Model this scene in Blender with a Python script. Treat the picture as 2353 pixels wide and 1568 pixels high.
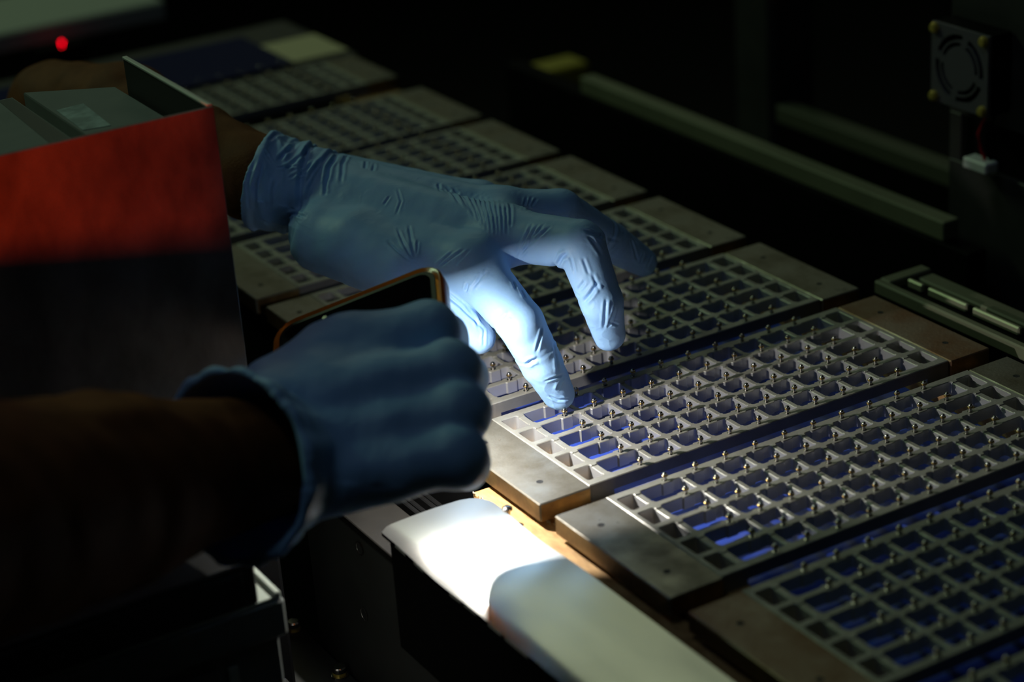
import bpy, bmesh, math, random
import numpy as np
from mathutils import Vector, Matrix

for o in list(bpy.data.objects):
    bpy.data.objects.remove(o)
SC = bpy.context.scene
COL = SC.collection
S = 0.001                      # everything below is written in millimetres
random.seed(7)
RNG = np.random.default_rng(11)

# ------------------------------------------------------------------ camera, world, lights, exposure
CAM_POS = (-428.774, -739.345, 410.502)
RX = (0.855833, -0.512774, -0.067912)
RY = (-0.261845, -0.316264, -0.911819)
RZ = (0.446079, 0.798148, -0.404937)
cam = bpy.data.cameras.new('camera')
cam.sensor_width = 36.0
cam.lens = 4849.76 / 2353 * 36.0
cam.clip_start = 0.02
cam.clip_end = 30
cam.dof.use_dof = True
cam.dof.focus_distance = 0.932
cam.dof.aperture_fstop = 6.3
cam.dof.aperture_blades = 0
camo = bpy.data.objects.new('camera', cam)
COL.objects.link(camo)
camo.matrix_world = Matrix(((RX[0], -RY[0], -RZ[0], CAM_POS[0] * S),
                            (RX[1], -RY[1], -RZ[1], CAM_POS[1] * S),
                            (RX[2], -RY[2], -RZ[2], CAM_POS[2] * S),
                            (0, 0, 0, 1)))
SC.camera = camo

world = bpy.data.worlds.new('dim_hall')
SC.world = world
world.use_nodes = True
world.node_tree.nodes['Background'].inputs[0].default_value = (0.75, 0.9, 0.8, 1)
world.node_tree.nodes['Background'].inputs[1].default_value = 0.0012

SC.view_settings.view_transform = 'Standard'
SC.view_settings.look = 'None'
SC.view_settings.gamma = 1.0
SC.view_settings.use_curve_mapping = False
SC.view_settings.exposure = 0.0
SC.cycles.use_denoising = True
SC.cycles.use_adaptive_sampling = False
SC.cycles.max_bounces = 6
SC.cycles.sample_clamp_indirect = 4.0


def aim(o, loc, target):
    o.location = Vector(loc) * S
    d = (Vector(target) - Vector(loc)).normalized()
    o.rotation_euler = d.to_track_quat('-Z', 'Y').to_euler()


def area(name, loc, target, sx, sy, power, color, spread=180):
    l = bpy.data.lights.new(name, 'AREA')
    l.shape = 'RECTANGLE'
    l.size, l.size_y = sx * S, sy * S
    l.energy = power
    l.color = color
    l.spread = math.radians(spread)
    o = bpy.data.objects.new(name, l)
    COL.objects.link(o)
    aim(o, loc, target)
    return o


# fluorescent tubes of the dark hall, far behind the machine and above it
area('hall_light_far', (1300, 2500, 1950), (0, 100, 0), 1300, 400, 2.4, (0.88, 1.0, 0.66))
area('hall_light_back', (-900, 1850, 1600), (-100, 0, 0), 900, 250, 6.6, (0.66, 1.0, 0.56))
area('hall_light_top', (-600, -150, 1800), (-120, -60, 50), 700, 250, 1.2, (0.60, 0.80, 1.0))
# red warning lamp of the neighbouring machine, out of the picture to the left
rl = bpy.data.lights.new('red_lamp', 'SPOT')
rl.energy = 5.2
rl.color = (1.0, 0.06, 0.01)
rl.spot_size = math.radians(23)
rl.spot_blend = 0.5
rl.shadow_soft_size = 0.007
rlo = bpy.data.objects.new('red_lamp', rl)
COL.objects.link(rlo)
aim(rlo, (-455, -205, 150), (-190, 18, 138))

PH_A = Vector((-119.18, 17.61, 65.43))      # phone: upper left corner of the glass, and its three axes
PH_U = Vector((0.7942, -0.5049, 0.3382)).normalized()
PH_V = Vector((-0.4428, -0.8619, -0.2469)).normalized()
PH_N = PH_U.cross(PH_V) * -1
if PH_N.z < 0:
    PH_N = -PH_N
PH_W, PH_L, PH_T = 77.0, 106.0, 8.0
LED = PH_A + PH_U * 52 + PH_V * 24 - PH_N * (PH_T + 3.0)
led = bpy.data.lights.new('phone_torch', 'AREA')
led.shape = 'DISK'
led.size = 3.2 * S
led.energy = 0.43
led.color = (1.0, 0.97, 0.92)
ledo = bpy.data.objects.new('phone_torch', led)
COL.objects.link(ledo)
aim(ledo, LED, LED + Vector((0.22, -0.25, -0.94)) * 50)


# ------------------------------------------------------------------ materials
def mat(name, base, rough=0.5, metal=0.0, noise=0.0, scale=60.0, col2=None, bump=0.0, bscale=400.0,
        stretch=(1, 1, 1), sss=0.0, spec=0.5, alpha=None, trans=0.0, coat=0.0, rvar=0.0, emit=None, estr=0.0,
        thr=(0.35, 0.65), aniso=0.0):
    m = bpy.data.materials.new(name)
    m.use_nodes = True
    nt = m.node_tree
    b = nt.nodes['Principled BSDF']
    b.inputs['Base Color'].default_value = (*base, 1)
    b.inputs['Roughness'].default_value = rough
    b.inputs['Metallic'].default_value = metal
    b.inputs['Specular IOR Level'].default_value = spec
    b.inputs['Coat Weight'].default_value = coat
    b.inputs['Transmission Weight'].default_value = trans
    b.inputs['Anisotropic'].default_value = aniso
    if sss:
        b.inputs['Subsurface Weight'].default_value = sss
        b.inputs['Subsurface Radius'].default_value = (0.002, 0.004, 0.008)
        b.inputs['Subsurface Scale'].default_value = 0.5
    if emit:
        b.inputs['Emission Color'].default_value = (*emit, 1)
        b.inputs['Emission Strength'].default_value = estr
    tc = mp = None
    if noise or bump or rvar:
        tc = nt.nodes.new('ShaderNodeTexCoord')
        mp = nt.nodes.new('ShaderNodeMapping')
        mp.inputs['Scale'].default_value = stretch
        nt.links.new(tc.outputs['Object'], mp.inputs['Vector'])
    if noise or rvar:
        n = nt.nodes.new('ShaderNodeTexNoise')
        n.inputs['Scale'].default_value = scale
        n.inputs['Detail'].default_value = 6
        n.inputs['Roughness'].default_value = 0.6
        nt.links.new(mp.outputs['Vector'], n.inputs['Vector'])
        if noise:
            r = nt.nodes.new('ShaderNodeValToRGB')
            r.color_ramp.elements[0].position = thr[0]
            r.color_ramp.elements[1].position = thr[1]
            c2 = col2 or tuple(c * (1 - noise) for c in base)
            r.color_ramp.elements[0].color = (*base, 1)
            r.color_ramp.elements[1].color = (*c2, 1)
            nt.links.new(n.outputs['Fac'], r.inputs['Fac'])
            nt.links.new(r.outputs['Color'], b.inputs['Base Color'])
        if rvar:
            mr = nt.nodes.new('ShaderNodeMapRange')
            mr.inputs['From Min'].default_value = 0.3
            mr.inputs['From Max'].default_value = 0.7
            mr.inputs['To Min'].default_value = max(0.02, rough - rvar)
            mr.inputs['To Max'].default_value = min(1, rough + rvar)
            nt.links.new(n.outputs['Fac'], mr.inputs['Value'])
            nt.links.new(mr.outputs['Result'], b.inputs['Roughness'])
    if bump:
        n2 = nt.nodes.new('ShaderNodeTexNoise')
        n2.inputs['Scale'].default_value = bscale
        n2.inputs['Detail'].default_value = 5
        nt.links.new(mp.outputs['Vector'], n2.inputs['Vector'])
        bp = nt.nodes.new('ShaderNodeBump')
        bp.inputs['Strength'].default_value = bump
        bp.inputs['Distance'].default_value = 0.001
        nt.links.new(n2.outputs['Fac'], bp.inputs['Height'])
        nt.links.new(bp.outputs['Normal'], b.inputs['Normal'])
    return m


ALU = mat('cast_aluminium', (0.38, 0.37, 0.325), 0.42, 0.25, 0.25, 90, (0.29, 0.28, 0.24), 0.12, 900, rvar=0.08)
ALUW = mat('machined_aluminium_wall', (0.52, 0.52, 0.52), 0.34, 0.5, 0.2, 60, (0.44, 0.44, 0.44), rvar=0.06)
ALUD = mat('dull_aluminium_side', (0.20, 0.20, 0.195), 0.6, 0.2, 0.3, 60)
STEEL = mat('worn_steel', (0.25, 0.235, 0.195), 0.38, 0.5, 0.5, 34, (0.12, 0.10, 0.065), 0.10, 700, rvar=0.14, thr=(0.40, 0.66))
RUSTY = mat('rusted_steel', (0.30, 0.25, 0.19), 0.48, 0.6, 0.6, 22, (0.20, 0.09, 0.035), 0.15, 600, rvar=0.1)
BROWNST = mat('brown_steel_edge', (0.30, 0.19, 0.07), 0.4, 0.7, 0.6, 50, (0.13, 0.08, 0.035), 0.1, 500)
BRASS = mat('brass', (0.78, 0.50, 0.16), 0.28, 1.0, 0.3, 300)
PINST = mat('pin_steel', (0.55, 0.52, 0.48), 0.2, 1.0)
DARKST = mat('dark_hole', (0.02, 0.02, 0.02), 0.6, 0.2)
BLUE = mat('blue_bed_sheet', (0.045, 0.10, 0.56), 0.45, 0.0, 0.2, 20)
PHENOL = mat('brown_fibre_board', (0.52, 0.31, 0.12), 0.62, 0.0, 0.45, 120, (0.33, 0.18, 0.06), 0.35, 1500, stretch=(3, 1, 1))
FRAY = mat('frayed_fibre', (0.72, 0.60, 0.44), 0.9, 0.0, 0.4, 500, None, 0.5, 2500)
BLACK = mat('black_painted_steel', (0.006, 0.006, 0.006), 0.6, 0.0, 0.3, 40, spec=0.03)
MACH = mat('machine_grey', (0.045, 0.046, 0.042), 0.5, 0.2, 0.3, 25)
SHEET = mat('brushed_cover_steel', (0.62, 0.62, 0.58), 0.31, 0.95, 0.22, 16, (0.62, 0.63, 0.60), 0.0, 260, stretch=(3, 1, 1), rvar=0.03, aniso=0.8)
tn = SHEET.node_tree.nodes.new('ShaderNodeTangent')
tn.direction_type = 'UV_MAP'
tn.uv_map = 'brush'
SHEET.node_tree.links.new(tn.outputs['Tangent'], SHEET.node_tree.nodes['Principled BSDF'].inputs['Tangent'])
DULL = mat('shade_darkened_plate', (0.010, 0.009, 0.0072), 0.6, 0.0, 0.4, 60, spec=0.15)  # grey darkened to stand for the fist's shadow on the bracket
CABGREY = mat('cabinet_grey_paint', (0.20, 0.215, 0.19), 0.5, 0.0, 0.15, 12)
CABLID = mat('cabinet_pale_lid', (0.52, 0.58, 0.48), 0.45, 0.0, 0.1, 18)
BINOUT = mat('bin_outer_panel', (0.17, 0.155, 0.16), 0.45, 0.2, 0.45, 34, (0.065, 0.058, 0.06), stretch=(1, 1, 0.5))
BININ = mat('bin_inner_black', (0.015, 0.015, 0.014), 0.7)
BINRIM = mat('bin_rim_bare', (0.55, 0.58, 0.52), 0.5, 0.3)
CARD = mat('grey_carton', (0.19, 0.215, 0.19), 0.8, 0.0, 0.15, 25)
BAND = mat('dark_band', (0.06, 0.07, 0.06), 0.45)
LABEL = mat('pale_label', (0.42, 0.56, 0.52), 0.7, 0.0, 0.5, 90, (0.20, 0.27, 0.25))
GLASS = mat('phone_glass', (0.004, 0.004, 0.005), 0.06, 0.0, spec=0.5)
BEZEL = mat('phone_bezel', (0.006, 0.006, 0.007), 0.35)
AMBER = mat('amber_case', (0.62, 0.20, 0.015), 0.18, 0.0, trans=0.5, sss=0.0)
WHITEP = mat('white_plastic', (0.75, 0.76, 0.72), 0.4)
FANGREY = mat('fan_grey_plastic', (0.11, 0.10, 0.115), 0.5)
SCREWY = mat('yellow_zinc_and_glint', (0.75, 0.58, 0.12), 0.35, 0.6)
REDW = mat('red_wire', (0.5, 0.01, 0.02), 0.4)
RAILM = mat('olive_aluminium', (0.19, 0.20, 0.12), 0.6, 0.1, 0.2, 15)
RODM = mat('olive_rod', (0.36, 0.37, 0.24), 0.4, 0.3)
RAILD = mat('dim_rail_paint', (0.09, 0.095, 0.06), 0.6, 0.1)
YELL = mat('yellow_paint', (0.40, 0.33, 0.03), 0.5)
CREAM = mat('cream_paper', (0.62, 0.55, 0.34), 0.85)
BLUEF = mat('dark_blue_film', (0.004, 0.007, 0.055), 0.6, spec=0.1)
BEAM = mat('pale_beam', (0.38, 0.41, 0.36), 0.6)
REDLED = mat('red_indicator', (0.4, 0.0, 0.0), 0.4, emit=(1, 0.0, 0.012), estr=6.5)
TORCH = mat('torch_lens', (0.9, 0.9, 0.85), 0.2)
SKIN = mat('brown_skin', (0.17, 0.062, 0.018), 0.7, 0.0, 0.3, 90, None, 0.25, 900, spec=0.15)
SLEEVE = mat('dark_sleeve_cloth', (0.012, 0.012, 0.014), 0.9)
FLOORM = mat('dark_floor', (0.03, 0.03, 0.03), 0.7)
WALLM = mat('dark_wall', (0.02, 0.021, 0.02), 0.8)


def glove_material():
    m = mat('blue_nitrile', (0.33, 0.56, 0.88), 0.5, 0.0, 0.14, 45, (0.30, 0.53, 0.86), sss=0.12, spec=0.4)
    nt = m.node_tree
    b = nt.nodes['Principled BSDF']
    tc = nt.nodes.new('ShaderNodeTexCoord')
    n1 = nt.nodes.new('ShaderNodeTexNoise')
    n1.inputs['Scale'].default_value = 900
    n1.inputs['Detail'].default_value = 4
    n2 = nt.nodes.new('ShaderNodeTexNoise')
    n2.inputs['Scale'].default_value = 140
    n2.inputs['Detail'].default_value = 3
    n2.inputs['Distortion'].default_value = 1.2
    try:
        n2.noise_type = 'RIDGED_MULTIFRACTAL'
    except Exception:
        pass
    for n in (n1, n2):
        nt.links.new(tc.outputs['Object'], n.inputs['Vector'])
    b1 = nt.nodes.new('ShaderNodeBump')
    b1.inputs['Strength'].default_value = 0.10
    b1.inputs['Distance'].default_value = 0.0006
    b2 = nt.nodes.new('ShaderNodeBump')
    b2.inputs['Strength'].default_value = 0.26
    b2.inputs['Distance'].default_value = 0.0006
    nt.links.new(n1.outputs['Fac'], b1.inputs['Height'])
    nt.links.new(n2.outputs['Fac'], b2.inputs['Height'])
    nt.links.new(b1.outputs['Normal'], b2.inputs['Normal'])
    nt.links.new(b2.outputs['Normal'], b.inputs['Normal'])
    return m


GLOVE = glove_material()


# ------------------------------------------------------------------ mesh helpers
class MB:
    def __init__(self):
        self.v, self.f, self.m = [], [], []

    def add(self, vs, fs, mi=0):
        n = len(self.v)
        self.v += [tuple(p) for p in vs]
        self.f += [tuple(i + n for i in f) for f in fs]
        self.m += [mi] * len(fs)

    def box(self, x0, x1, y0, y1, z0, z1, mi=0, c=0.0):
        """box with a small chamfer c on every edge"""
        x0, x1 = min(x0, x1), max(x0, x1)
        y0, y1 = min(y0, y1), max(y0, y1)
        z0, z1 = min(z0, z1), max(z0, z1)
        bm = bmesh.new()
        bmesh.ops.create_cube(bm, size=1.0)
        for v in bm.verts:
            v.co = Vector(((x0 + x1) / 2 + v.co.x * (x1 - x0), (y0 + y1) / 2 + v.co.y * (y1 - y0),
                           (z0 + z1) / 2 + v.co.z * (z1 - z0)))
        if c:
            bmesh.ops.bevel(bm, geom=list(bm.edges), offset=c, segments=1, affect='EDGES', profile=0.5)
        bm.verts.index_update()
        self.add([v.co[:] for v in bm.verts], [[v.index for v in f.verts] for f in bm.faces], mi)
        bm.free()

    def prism(self, poly, z0, z1, mi=0, c=0.0, frame=None):
        """vertical prism over a polygon in the xy plane, top edge chamfered by c; frame maps local to model"""
        n = len(poly)
        cx = sum(p[0] for p in poly) / n
        cy = sum(p[1] for p in poly) / n

        def shrink(p, d):
            v = Vector((p[0] - cx, p[1] - cy))
            L = v.length
            return (cx + v.x * (L - d) / L, cy + v.y * (L - d) / L)
        rings = [[(p[0], p[1], z0) for p in poly]]
        if c:
            rings.append([(p[0], p[1], z1 - c) for p in poly])
            rings.append([(*shrink(p, c), z1) for p in poly])
        else:
            rings.append([(p[0], p[1], z1) for p in poly])
        vs = [q for r in rings for q in r]
        fs = [list(range(n))[::-1], [(len(rings) - 1) * n + i for i in range(n)]]
        for k in range(len(rings) - 1):
            for i in range(n):
                j = (i + 1) % n
                fs.append((k * n + i, k * n + j, (k + 1) * n + j, (k + 1) * n + i))
        if frame:
            vs = [frame(p) for p in vs]
        self.add(vs, fs, mi)

    def lathe(self, prof, n=12, at=(0, 0, 0), axis='z', mi=None):
        """prof: list of (radius, height[, material])"""
        base = len(self.v)
        for p in prof:
            r, h = p[0], p[1]
            for k in range(n):
                a = 2 * math.pi * k / n
                q = (r * math.cos(a), r * math.sin(a), h)
                if axis == 'x':
                    q = (q[2], q[0], q[1])
                elif axis == 'y':
                    q = (q[0], q[2], q[1])
                self.v.append((q[0] + at[0], q[1] + at[1], q[2] + at[2]))
        for k in range(len(prof) - 1):
            mm = prof[k + 1][2] if len(prof[k + 1]) > 2 else (mi or 0)
            for i in range(n):
                j = (i + 1) % n
                self.f.append((base + k * n + i, base + k * n + j, base + (k + 1) * n + j, base + (k + 1) * n + i))
                self.m.append(mm)
        self.f.append(tuple(base + (len(prof) - 1) * n + i for i in range(n)))
        self.m.append(prof[-1][2] if len(prof[-1]) > 2 else (mi or 0))
        self.f.append(tuple(base + i for i in range(n))[::-1])
        self.m.append(prof[0][2] if len(prof[0]) > 2 else (mi or 0))

    def tube(self, pts, r, n=8, mi=0):
        pts = [Vector(p) for p in pts]
        base = len(self.v)
        up = Vector((0.3, 0.2, 0.93))
        for i, p in enumerate(pts):
            d = (pts[min(i + 1, len(pts) - 1)] - pts[max(i - 1, 0)]).normalized()
            a = d.cross(up)
            if a.length < 1e-3:
                a = d.cross(Vector((1, 0, 0)))
            a.normalize()
            b = d.cross(a)
            for k in range(n):
                t = 2 * math.pi * k / n
                self.v.append(tuple(p + a * (r * math.cos(t)) + b * (r * math.sin(t))))
        for i in range(len(pts) - 1):
            for k in range(n):
                j = (k + 1) % n
                self.f.append((base + i * n + k, base + i * n + j, base + (i + 1) * n + j, base + (i + 1) * n + k))
                self.m.append(mi)
        self.f.append(tuple(base + k for k in range(n)))
        self.f.append(tuple(base + (len(pts) - 1) * n + k for k in range(n))[::-1])
        self.m += [mi, mi]

    def mesh(self, name, mats, smooth=None, off=(0, 0, 0)):
        me = bpy.data.meshes.new(name)
        me.from_pydata([((x - off[0]) * S, (y - off[1]) * S, (z - off[2]) * S) for x, y, z in self.v], [], self.f)
        for m in (mats if isinstance(mats, (list, tuple)) else [mats]):
            me.materials.append(m)
        me.polygons.foreach_set('material_index', self.m)
        bm = bmesh.new()
        bm.from_mesh(me)
        bmesh.ops.recalc_face_normals(bm, faces=bm.faces)
        bm.to_mesh(me)
        bm.free()
        if smooth is not None:
            me.shade_smooth()
            me.set_sharp_from_angle(angle=math.radians(smooth))
        me.update()
        return me


def link(name, me, parent=None):
    o = bpy.data.objects.new(name, me)
    COL.objects.link(o)
    if parent:
        o.parent = parent
    return o


def tag(o, label, cat, group=None):
    o['label'] = label
    o['category'] = cat
    if group:
        o['group'] = group
    return o


def thing(name, loc, label, cat, group=None):
    o = bpy.data.objects.new(name, None)
    COL.objects.link(o)
    o.location = Vector(loc) * S
    o.empty_display_size = 0.01
    return tag(o, label, cat, group)


def part(name, mb, mats, parent, smooth=None, label=None):
    """mesh in scene millimetres, parented to a thing (or to a part whose origin is that of the thing)"""
    root = parent
    off = Vector((0, 0, 0))
    while root is not None:
        off = off + root.location / S
        root = root.parent
    o = link(name, mb.mesh(name, mats, smooth, off), parent)
    if label:
        o['label'] = label
    return o


def solo(name, mb, mats, label, cat, base=None, smooth=None, group=None):
    """a thing that is one mesh"""
    if base is None:
        a = np.array(mb.v)
        base = ((a[:, 0].min() + a[:, 0].max()) / 2, (a[:, 1].min() + a[:, 1].max()) / 2, a[:, 2].min())
    o = link(name, mb.mesh(name, mats, smooth, base))
    o.location = Vector(base) * S
    return tag(o, label, cat, group)


def struct(name, mb, m):
    o = link(name, mb.mesh(name, m))
    o['kind'] = 'structure'
    return o


# ------------------------------------------------------------------ the hall
b = MB(); b.box(-3500, 4000, -3000, 4500, -1010, -1000); struct('floor', b, FLOORM)
b = MB(); b.box(-3500, 4000, 4500, 4600, -1000, 2600); struct('wall_back', b, WALLM)
b = MB(); b.box(4000, 4100, -3000, 4500, -1000, 2600); struct('wall_right', b, WALLM)

# ------------------------------------------------------------------ machine bed under the trays
b = MB()
b.box(-45, 192, -330, 690, -60, -15)
b.box(-30, 180, -320, 680, -1000, -60)
solo('machine_bed', b, BLACK, 'black steel machine bed carrying the row of grid trays', 'machine')
b = MB(); b.box(-14, 153, -325, 466, -14.9, -14.0)
solo('blue_bed_sheet', b, BLUE, 'saturated blue sheet lying under the grid trays', 'sheet')
for x0, x1, lab in ((-44, -14.5, 'brown fibre strip under the left ends of the grid trays'),
                    (153.5, 188, 'brown fibre strip under the right ends of the grid trays')):
    b = MB(); b.box(x0, x1, -325, 700, -14.9, -8.05, 0, 0.5)
    solo('support_strip', b, PHENOL, lab, 'strip')

# ------------------------------------------------------------------ grid trays
PITCH, RIB = 15.5, 14.946
TX0, TX1 = -27.1, 166.9
HW = 1.65                      # half width of a long rib
WALLH = 8.0


def tray_grid():
    mb = MB()
    xs = []                    # (left border, right border, hole left, hole right, pins)
    xs.append((TX0, -15.4, -25.1, -17.0, []))
    xs.append((-15.4, 7.9, -13.8, 6.7, [0.0]))
    for k in range(1, 9):
        xs.append((PITCH * k - 7.6, PITCH * k + 7.9, PITCH * k - 6.4, PITCH * k + 6.7, [PITCH * k]))
    xs.append((PITCH * 9 - 7.6, 154.9, PITCH * 9 - 6.4, 153.3, [PITCH * 9]))
    xs.append((154.9, TX1, 156.5, 164.8, []))
    ys = [-RIB * j for j in range(6)]
    for xi, (bx0, bx1, hx0, hx1, pins) in enumerate(xs):
        for j in range(5):
            by1 = ys[j] if j else 2.4
            by0 = ys[j + 1] if j < 4 else ys[5] - 2.4
            hy1, hy0 = ys[j] - HW, ys[j + 1] + HW
            r = 1.2
            dep = WALLH if xi in (0, len(xs) - 1) else 5.6
            pts = []           # hole outline, anticlockwise: point and its partner on the border rectangle

            def corner(cx, cy, a0, bx, by):
                for k in range(5):
                    a = math.radians(a0 + 22.5 * k)
                    pts.append(((cx + r * math.cos(a), cy + r * math.sin(a)), (bx, by), False))
            corner(hx0 + r, hy0 + r, 180, bx0, by0)
            for p in pins:
                for dx, dd in ((-3.0, 0), (-2.4, 0.75), (2.4, 0.75), (3.0, 0)):
                    pts.append(((p + dx, hy0 + dd), (p + dx, by0), False))
            corner(hx1 - r, hy0 + r, 270, bx1, by0)
            web_r = xi < len(xs) - 1
            for t, low in ((hy0 + 1.55, False), (hy0 + 1.8, True), (hy1 - 1.8, True), (hy1 - 1.55, False)):
                pts.append(((hx1, t), (bx1, t), low and web_r))
            corner(hx1 - r, hy1 - r, 0, bx1, by1)
            for p in pins:
                for dx, dd in ((3.0, 0), (2.4, 0.75), (-2.4, 0.75), (-3.0, 0)):
                    pts.append(((p + dx, hy1 - dd), (p + dx, by1), False))
            corner(hx0 + r, hy1 - r, 90, bx0, by1)
            web_l = xi > 0
            for t, low in ((hy1 - 1.55, False), (hy1 - 1.8, True), (hy0 + 1.8, True), (hy0 + 1.55, False)):
                pts.append(((hx0, t), (bx0, t), low and web_l))
            n = len(pts)
            cx, cy = (hx0 + hx1) / 2, (hy0 + hy1) / 2
            vs = []
            for (hp, bp, low) in pts:
                z = -0.45 if low else 0.0
                ox = hp[0] + math.copysign(0.28, hp[0] - cx) * (abs(hp[0] - cx) > (hx1 - hx0) / 2 - 1.0)
                oy = hp[1] + math.copysign(0.28, hp[1] - cy) * (abs(hp[1] - cy) > (hy1 - hy0) / 2 - 2.0)
                vs.append((bp[0], bp[1], z))
                vs.append((ox, oy, z))
                vs.append((hp[0], hp[1], z - 0.3))
                vs.append((hp[0], hp[1], -dep))
                vs.append((bp[0], bp[1], -dep))
            fs, ms = [], []
            for i in range(n):
                k = (i + 1) % n
                for q in range(4):
                    f4 = (i * 5 + q, k * 5 + q, k * 5 + q + 1, i * 5 + q + 1)
                    fs.append(f4)
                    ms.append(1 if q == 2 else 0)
            mb.add(vs, fs)
            mb.m[-len(ms):] = ms
    # outer skirt with a chamfered top edge
    y1, y0 = 2.4, -5 * RIB - 2.4
    c = 0.35
    ring = lambda d, z: [(TX0 - d, y0 - d, z), (TX1 + d, y0 - d, z), (TX1 + d, y1 + d, z), (TX0 - d, y1 + d, z)]
    rs = ring(0, 0) + ring(c, -c)
    mb.add(rs, [(i, (i + 1) % 4, 4 + (i + 1) % 4, 4 + i) for i in range(4)])
    a0, a1 = TX0 - c, TX1 + c
    for yy in (y0 - c, y1 + c):
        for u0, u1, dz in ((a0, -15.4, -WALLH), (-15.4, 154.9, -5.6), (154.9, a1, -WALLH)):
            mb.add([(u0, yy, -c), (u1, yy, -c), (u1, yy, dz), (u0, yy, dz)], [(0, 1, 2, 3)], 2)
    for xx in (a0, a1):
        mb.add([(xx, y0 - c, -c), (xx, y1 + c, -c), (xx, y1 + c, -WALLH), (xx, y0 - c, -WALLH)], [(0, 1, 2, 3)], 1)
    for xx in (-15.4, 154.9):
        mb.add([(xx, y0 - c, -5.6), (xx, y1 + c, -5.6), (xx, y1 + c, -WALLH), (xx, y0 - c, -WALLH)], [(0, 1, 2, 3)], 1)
    return mb


def end_plate(x0, x1, holes):
    """clamped steel plate; the screw holes are shallow cups let into the top"""
    mb = MB()
    mb.box(x0, x1, -5 * RIB - 4.4, 2.2, -WALLH, 0.15, 0, 0.5)
    # brown skirts on the sides
    e = 0.05
    y0, y1 = -5 * RIB - 4.4 - e, 2.2 + e
    for q in (((x0 + .6, y0), (x1 - .6, y0)), ((x0 - e, y1 - .6), (x0 - e, y0 + .6)), ((x1 + e, y0 + .6), (x1 + e, y1 - .6))):
        (ax, ay), (bx, by) = q
        mb.add([(ax, ay, -7.9), (bx, by, -7.9), (bx, by, -0.4), (ax, ay, -0.4)], [(0, 1, 2, 3)], 1)
    for hx, hy in holes:
        mb.lathe([(1.5, 0.1, 2), (1.5, 0.22, 2), (1.1, 0.22, 2), (0.9, 0.16, 2)], 14, (hx, hy, 0))
    return mb


grid_me = tray_grid().mesh('grid', [ALU, ALUW, ALUD], 30, (0, 0, 0))
plate_l = end_plate(-52.6, -27.6, [(-42, -16), (-42, -62)]).mesh('end_plate', [STEEL, BROWNST, DARKST], None)
plate_r = end_plate(167.4, 190.6, [(179, -16), (179, -62)]).mesh('end_plate', [STEEL, BROWNST, DARKST], None)
plate_rr = plate_r.copy(); plate_rr.materials[0] = RUSTY
plate_lr = plate_l.copy(); plate_lr.materials[0] = RUSTY
pm = MB()
pm.lathe([(1.35, 0.02, 2), (1.3, 0.12, 2), (0.80, 0.14, 0), (0.78, 1.75, 0), (1.0, 1.85, 1), (1.32, 1.95, 1), (1.36, 2.45, 1),
          (1.20, 2.65, 1), (0.95, 2.7, 0), (0.98, 3.05, 0), (0.78, 3.42, 0), (0.35, 3.62, 0)], 12)
pin_me = pm.mesh('pin', [PINST, BRASS, DARKST], 40)

TRAYS = [(0, 'aluminium grid tray whose left end is lit white, touched by the gloved index finger'),
         (-1, 'grid tray directly behind the white-lit tray, under the middle and index fingers'),
         (1, 'grid tray in front of the white-lit tray, its left plate beside the curved cover sheet'),
         (2, 'blurred grid tray nearest the lower right corner with a rust-brown left plate'),
         (-2, 'grid tray beneath the raised ring finger, second behind the white-lit tray'),
         (-3, 'grid tray third behind the white-lit tray, running past the knuckles of the raised hand'),
         (-4, 'blurred grid tray fourth behind the white-lit tray, behind the gloved back of the hand'),
         (-5, 'blurred grid tray fifth behind the white-lit tray, behind the glove cuff'),
         (-6, 'farthest visible grid tray, blurred, with a dark blue film at its back edge'),
         (3, 'sliver of a grid tray at the very lower right corner')]
for k, lab in TRAYS:
    yy = -92.75 * k + (22 if k == -6 else 0)
    t = thing('grid_tray', (69.75, yy - 37.4, -8), lab, 'tray', 'grid trays in a row on the machine bed')
    lo = Vector((-69.75, 37.4, 8)) * S
    g = link('grid', grid_me, t); g.location = lo
    p1 = link('end_plate', plate_lr if k == 2 else plate_l, t); p1.location = lo
    p2 = link('end_plate', plate_rr if k == 0 else plate_r, t); p2.location = lo
    if k == 2:
        p1['label'] = 'rust-brown left end plate'
    if k == 0:
        p2['label'] = 'reddish rusted right end plate'
    for j in range(6):
        for i in range(10):
            if k == 3 and not (j < 3 and i < 6):
                continue
            if k == 2 and i > 7:
                continue
            p = link('pin', pin_me, t)
            p.location = lo + Vector((PITCH * i, -RIB * j, 0)) * S
            p.rotation_euler.z = random.random() * 6

# frayed fibre crumbs lying at the gap between the two nearest trays
b = MB()
for i in range(60):
    u = random.random()
    x, y = -30 + 13 * u + random.gauss(0, 1.0), -84.5 + random.gauss(0, 1.6)
    d = [random.uniform(-2.2, 2.2), random.uniform(-1.2, 1.2), random.uniform(0.2, 1.0)]
    b.tube([(x, y, -7.6), (x + d[0] * .5, y + d[1] * .5, -7.4 + d[2]), (x + d[0], y + d[1], -7.5 + d[2] * .6)], 0.35, 5)
o = solo('frayed_fibres', b, FRAY, 'tuft of pale frayed fibres in the gap beside the lit tray corner', 'fibres')
o['kind'] = 'stuff'

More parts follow.
